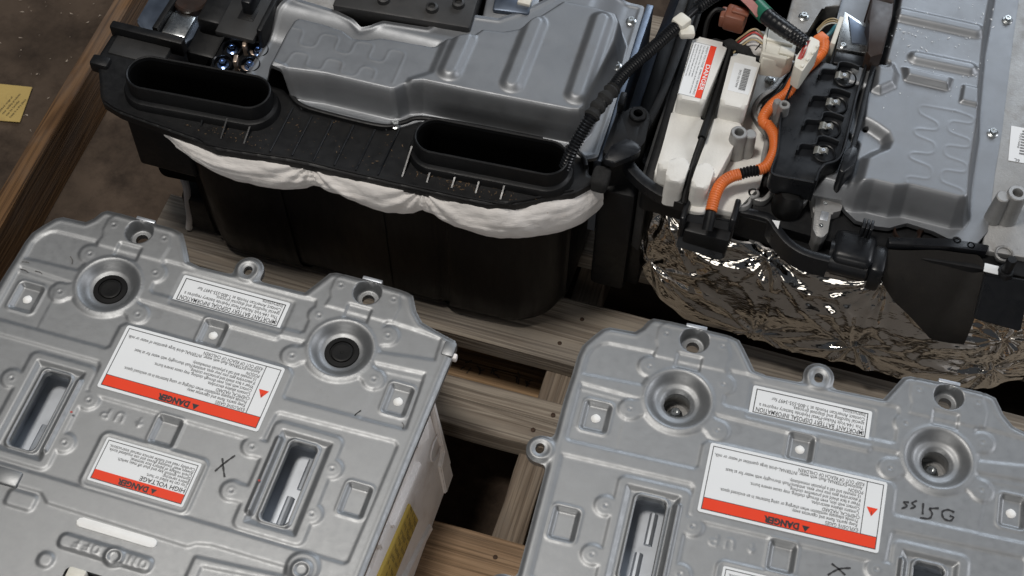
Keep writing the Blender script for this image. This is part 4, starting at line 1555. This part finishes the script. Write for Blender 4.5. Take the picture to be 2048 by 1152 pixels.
for k, c in enumerate(('wyellow', 'wyellow', 'white')):
    bm = bmesh.new()
    bm_tube(bm, catmull([(622 + k, 498 - k * 2, 246), (630, 506 - k * 3, 256 - k), (640, 508 - k * 3, 258), (652, 504 - k * 2, 250)], 6), .9, 6)
    from_bm('thin_wire', bm, M[c], u2)
bm = bmesh.new()
bm_tube(bm, catmull([(630, 452, 284), (636, 458, 288), (640, 468, 290), (644, 474, 286)], 6), 2.2, 8)
from_bm('teal_wire', bm, M['teal'], u2)
box('orange_plug', 622, 634, 436, 450, 284, 297, M['orange'], u2, 2, rz=R(-35))

# big black sheathed loom with green and pink tape, ivory connectors
lm = empty('cable_loom')
lm.parent = u2
LP = [(520, 470, 318), (545, 446, 326), (560, 430, 330), (573, 418.5, 332), (590, 408, 333), (604, 402, 332), (614, 398, 330)]
bm = bmesh.new()
P = catmull(LP, 10)
bm_tube(bm, P, [8.6 - 1.6 * max(0, (i - 40) / 20) + .35 * math.sin(i * 2.1) for i in range(len(P))], 16)
from_bm('sheath', bm, M['blacksat'], lm)
bm = bmesh.new()
bm_tube(bm, catmull([(557, 433, 329.5), (563, 427, 330.5), (569, 421.5, 331.5)], 5), 9.3, 18)
gb = from_bm('green_band', bm, M['green'], lm)
bm = bmesh.new()
prev = None
for p in catmull([(524, 452, 334), (536, 436, 340), (552, 424, 339), (562, 419, 333)], 6):
    q = [bm.verts.new(p + Vector((-2.5, -4, 0))), bm.verts.new(p + Vector((2.5, 4, 1)))]
    if prev: bm.faces.new((prev[0], prev[1], q[1], q[0]))
    prev = q
bmesh.ops.solidify(bm, geom=list(bm.faces), thickness=.6)
from_bm('pink_tape', bm, M['pink'], lm)
c1 = prism('ivory_connector', rounded([(571, 433), (577, 430), (605, 418), (606, 398), (598, 387), (575, 384), (571, 412)], 3, 3), 284, 310, M['white'], u2, 2.5)
box('connector_lip', 573, 600, 386, 391, 300, 314, M['white'], c1, 1.5)
box('connector_rib', 574, 602, 408, 411, 309, 312.5, M['white'], c1, 1)
box('connector_tab', 590, 606, 394, 404, 309, 313, M['white'], c1, 1.5)
for k in range(4):
    bm = bmesh.new()
    bm_tube(bm, catmull([(573, 408 + k * 4, 304 - k), (560, 409 + k * 5, 306), (548, 400 + k * 6, 296), (540, 396 + k * 6, 284)], 6), 1.1, 6)
    from_bm('thin_wire', bm, M[('wyellow', 'white', 'wred', 'wyellow')[k]], u2)
c2 = prism('ivory_plug', rounded([(617, 410), (627, 406), (628, 398), (618, 361), (609, 366), (608, 378)], 2, 3), 302, 330, M['white'], u2, .6)
for k in range(4):
    bx_ = 612.5 + k * 3.3
    by_ = 368 + k * 10
    box('plug_rib', bx_ + 2, bx_ + 6, by_ - 2, by_ + 1, 306, 332, M['white'], c2, .8, rz=R(70))
prism('plug_mouth', [(613, 400), (618, 404), (614, 376), (610, 376)], 329, 330.4, M['wred'], c2)
for k in range(6):
    bm = bmesh.new()
    bm_tube(bm, catmull([(612 + .5 * k, 402 - k, 331), (614 + .3 * k, 399 - 2 * k, 334), (615, 394 - 2.6 * k, 333), (614, 391 - 2.8 * k, 327)], 5), .9, 6)
    from_bm('thin_wire', bm, M[('wred', 'white', 'teal', 'wred', 'white', 'wred')[k]], u2)
# brown connector with its black lead
bc = box('brown_connector', 527, 549, 417, 437, 300, 322, M['brown'], u2, 3, rz=R(-4))
box('connector_bar', 533, 551, 423, 431, 321, 325, M['brown'], bc, 1.5, rz=R(-4))
box('connector_neck', 522, 529, 419, 435, 302, 318, M['brown'], bc, 2)
bm = bmesh.new()
bm_tube(bm, catmull([(526, 430, 316), (516, 428, 316), (511, 418, 308), (512, 404, 294)], 6), 2.6, 8)
from_bm('black_lead', bm, M['rubber'], u2)
bm = bmesh.new()
bm_tube(bm, catmull([(520, 412, 280), (535, 408, 290), (550, 402, 296), (566, 396, 292), (580, 398, 280)], 6), [6 + 1.5 * math.sin(i) for i in range(25)], 10)
from_bm('taped_bundle', bm, M['fuzz'], u2)
prism('dark_bay', [(496, 404), (600, 404), (600, 560), (496, 560)], 215, 240, M['black'], u2)
prism('plastic_bag', rounded([(552, 414), (562, 432), (580, 440), (578, 412), (566, 398)], 4, 3), 262, 296, M['fibre'], u2, 5, 3)

box('side_wall', 474, 500, 258, 640, 30, 212, M['black'], u2, 4)
box('sloping_wall', 456, 474, 300, 640, 30, 185, M['greyplastic'], u2, 4)
# black frame at the left and front
curb('frame_arc', [(466, 270), (474, 258), (486, 248), (500, 240), (518, 234), (541, 232)], 11, 236, 250, M['blacksat'], u2)
curb('frame_side', [(468, 268), (480, 330), (486, 420), (488, 560)], 8, 60, 250, M['black'], u2)
prism('side_panel', rounded([(487, 250), (497, 244), (498, 560), (487, 560)], 2, 3), 120, 236, M['greyplastic'], u2, 1.5)
prism('front_wall', rounded([(476, 290), (500, 264), (540, 248), (700, 246), (840, 254), (840, 268), (700, 260), (500, 290)], 3, 3), 60, 226, M['black'], u2)


def tilted(name, quad_top, quad_low, th, m, parent, bev=1.5):
    """thick plate between an upper and a lower edge given in 3-D"""
    bm = bmesh.new()
    a = [Vector(p) for p in quad_top + quad_low[::-1]]
    n = (a[1] - a[0]).cross(a[-1] - a[0]).normalized()
    f = [bm.verts.new(p) for p in a]
    g = [bm.verts.new(p + n * th) for p in a]
    bm.faces.new(f)
    bm.faces.new(g[::-1])
    k = len(a)
    for i in range(k):
        j = (i + 1) % k
        bm.faces.new((f[i], f[j], g[j], g[i]))
    bmesh.ops.bevel(bm, geom=list(bm.edges), offset=bev, segments=2, affect='EDGES')
    return from_bm(name, bm, m, parent)


tilted('front_hook', [(541, 220, 246), (590, 222, 248)], [(539, 200, 211), (588, 200, 207)], 5, M['blacksat'], u2)
box('hook_cheek', 538, 544, 205, 240, 222, 256, M['blacksat'], u2, 2)
box('hook_cheek', 586, 592, 216, 244, 222, 258, M['blacksat'], u2, 2)
curb('front_rail', [(591, 240), (612, 241), (624, 239), (634, 228), (648, 216), (666, 209), (690, 208)], 8, 218, 246, M['blacksat'], u2)
prism('front_shelf', rounded([(600, 238), (690, 238), (690, 216), (664, 214), (646, 222), (632, 236)], 3, 3), 214, 226, M['black'], u2, 1)
flat('white_corner', [(626, 236), (634, 237), (634, 227)], 246.8, M['label'], u2)
pg = box('round_plug', 690, 732, 208, 246, 214, 252, M['blacksat'], u2, 8, 4)
lathe('plug_ring', 0, 0, [(17, 0), (17, 40), (14, 43), (12, 43)], M['blacksat'], pg, 26)
o = pg.children[0]
o.rotation_euler = (0, R(90), 0)
o.location = (.688, .222, .232)
for k in range(3):
    box('ribbed_tab', 712 + k * 4, 715 + k * 4, 238, 250, 246, 268, M['blacksat'], pg, .8)
box('plug_end', 730, 744, 206, 238, 210, 248, M['blacksat'], u2, 4)
prism('front_lip', rounded([(740, 246), (742, 238), (800, 252), (836, 257), (838, 266), (800, 262)], 2, 3), 238, 253, M['blacksat'], u2, 1.5)
# hanging rubber flap in front of the foil
bm = bmesh.new()
ft = catmull([Vector(p) for p in ((743, 236, 246), (765, 241, 247), (790, 248, 248), (815, 252, 248), (832, 253, 247), (841, 242, 234), (845, 230, 218))], 4)
fb_ = catmull([Vector(p) for p in ((748, 221, 208), (764, 215, 192), (784, 212, 177), (804, 207, 161), (814, 206, 153), (830, 206, 154), (846, 209, 154))], 4)
prev = None
for a, b in zip(ft, fb_):
    col_ = []
    for k in range(9):
        t_ = k / 8
        p = a.lerp(b, t_)
        p.y -= 5 * math.sin(math.pi * t_) + 1.2 * mnoise.noise(p * .03)
        col_.append(bm.verts.new(p))
    if prev:
        for k in range(8): bm.faces.new((prev[k], prev[k + 1], col_[k + 1], col_[k]))
    prev = col_
bmesh.ops.solidify(bm, geom=list(bm.faces), thickness=2.6)
from_bm('rubber_flap', bm, M['flap'], u2, angle=40)
tilted('right_hook', [(838, 232, 250), (882, 236, 250)], [(842, 206, 208), (890, 210, 200)], 6, M['blacksat'], u2)
box('hook_label', 836, 850, 234, 244, 251, 252, M['label'], u2, .3)
box('right_wall', 842, 920, 258, 300, 90, 228, M['black'], u2, 5)

# crinkled foil blanket
TIES = [(520, 201, 1), (512, 116, 1), (634, 186, 1), (641, 62, 1), (744, 80, 1.3), (751, 191, 1), (890, 84, 1), (886, 142, .8)]


def foil():
    nx, nz = 300, 120
    xs = np.linspace(490, 928, nx)
    tz = np.interp(xs, [490, 508, 537, 592, 660, 725, 752, 800, 915], [196, 216, 208, 200, 194, 198, 196, 200, 190])
    bz = np.interp(xs, [490, 506, 531, 563, 590, 640, 690, 740, 830, 890, 915], [104, 90, 68, 54, 52, 46, 46, 46, 50, 48, 62])
    S = np.linspace(0, 1, nz)
    X = np.repeat(xs[:, None], nz, 1)
    Z = tz[:, None] * (1 - S) + bz[:, None] * S
    yb = np.interp(xs, [490, 505, 530, 560, 640, 750, 860, 905, 928], [272, 244, 233, 226, 222, 224, 230, 238, 252])
    Yv = yb[:, None] + 14 * (S[None] - .1) * 0 + 0 * X
    Yv = Yv - 12 * np.sin(np.pi * np.clip(S * .8, 0, 1))[None] - 9 * S[None] + 6
    D = np.zeros(X.shape)
    crease = np.zeros(X.shape)
    for (tx, tz_, a) in TIES:
        dx, dz = X - tx, Z - tz_
        r = np.hypot(dx, dz)
        th = np.arctan2(dz, dx)
        D += a * 13 * np.exp(-(r / 26) ** 1.1)
        k = np.sin(7 * th + tx) * .55 + np.sin(13 * th + 1.7 * tx) * .4
        crease += a * k * 3.2 * np.exp(-r / 42) * (1 - np.exp(-r / 6))
        for _ in range(13):
            t0, L_, A_, w_ = rng.uniform(-3.14, 3.14), rng.uniform(35, 110), rng.uniform(1.5, 4.5), rng.uniform(2.5, 6)
            dth = np.abs((th - t0 + .25 * np.sin(r / 30) + np.pi) % (2 * np.pi) - np.pi)
            crease += a * A_ * np.exp(-(r / L_) ** 1.5) * (1 - np.exp(-r / 5)) * np.maximum(0, 1 - dth * r / (w_ + r * .05))
    for (ax, az, bx, bz_, sag, A_, w_) in ((520, 198, 634, 184, 26, 4, 9), (634, 184, 751, 190, 30, 5, 10), (634, 184, 751, 190, 55, 3.5, 10), (512, 114, 641, 64, 6, 4, 8), (641, 64, 744, 80, 14, 3.5, 8),
                                           (744, 80, 890, 86, 16, 4, 9), (634, 184, 744, 80, 4, 4, 8), (520, 198, 641, 64, 20, 3, 9), (751, 190, 744, 80, -14, 4.5, 8), (751, 190, 886, 142, 20, 4, 9)):
        pl_ = [(ax + (bx - ax) * t_, az + (bz_ - az) * t_ - 4 * sag * t_ * (1 - t_)) for t_ in np.linspace(0, 1, 9)]
        crease += .55 * A_ * np.maximum(0, 1 - sd_line(X, Z, pl_) / w_)
    nz1 = np.zeros(X.shape)
    for i in range(nx):
        for j in range(nz):
            x, z = X[i, j], Z[i, j]
            nz1[i, j] = 2.6 * mnoise.noise(Vector((x * .014, z * .035, 0))) + .8 * mnoise.noise(Vector((x * .02 + z * .03, z * .09 - x * .015, 5))) + .35 * abs(mnoise.noise(Vector((x * .05 + z * .05, z * .16, 11))))
    Yv = Yv + D - crease + nz1
    V = np.stack([X.ravel(), Yv.ravel(), (Z + .35 * crease).ravel()], 1)
    I = np.arange(nx * nz).reshape(nx, nz)
    F = np.stack([I[:-1, :-1].ravel(), I[:-1, 1:].ravel(), I[1:, 1:].ravel(), I[1:, :-1].ravel()], 1)
    fo = from_np('foil_skirt', V, F[:, ::-1], M['foil'], u2)
    # torn white edge along the top
    P = [Vector((xs[i], Yv[i, 0] + 1.5, Z[i, 0] + .8 * mnoise.noise(Vector((xs[i] * .2, 0, 0))))) for i in range(6, 210, 3)]
    bm = bmesh.new()
    bm_tube(bm, P, [1.5 + .9 * mnoise.noise(Vector((i * .7, 3, 0))) for i in range(len(P))], 7)
    from_bm('torn_edge', bm, M['cloth'], fo)


foil()
# labels' lettering on the foam blocks
text('DANGER', 6.2, 522.2, 368, 300.5, lb, rz=-90, mat_='label', width=36, bold=.1, name='lettering')
text('HIGH VOLTAGE  EMPLOI SERVICING', 2.6, 517.6, 391, 300.5, lb, rz=-90, width=66)
text('Turn off the switch or hurt. Never place the lid cover on hot unit.\nUse only the correct covers and tools when\nservicing the unit. Never make use of water.\nNever touch the unit with a wet hand in use.\nCheck the voltage is below the safe level.', 2.3, 514.2, 391, 300.5, lb, rz=-90, width=66, lines=1.35)
text('SH2-G627494', 3.2, 556.4, 371, 300.5, lb2, rz=-90, width=24)

grit('lid_specks', 240, lambda: (random.uniform(695, 800), min(random.gauss(490, 50), 600), 288.6), .45, M['label'], 'pale specks of dust and dried drops on the far right lid')
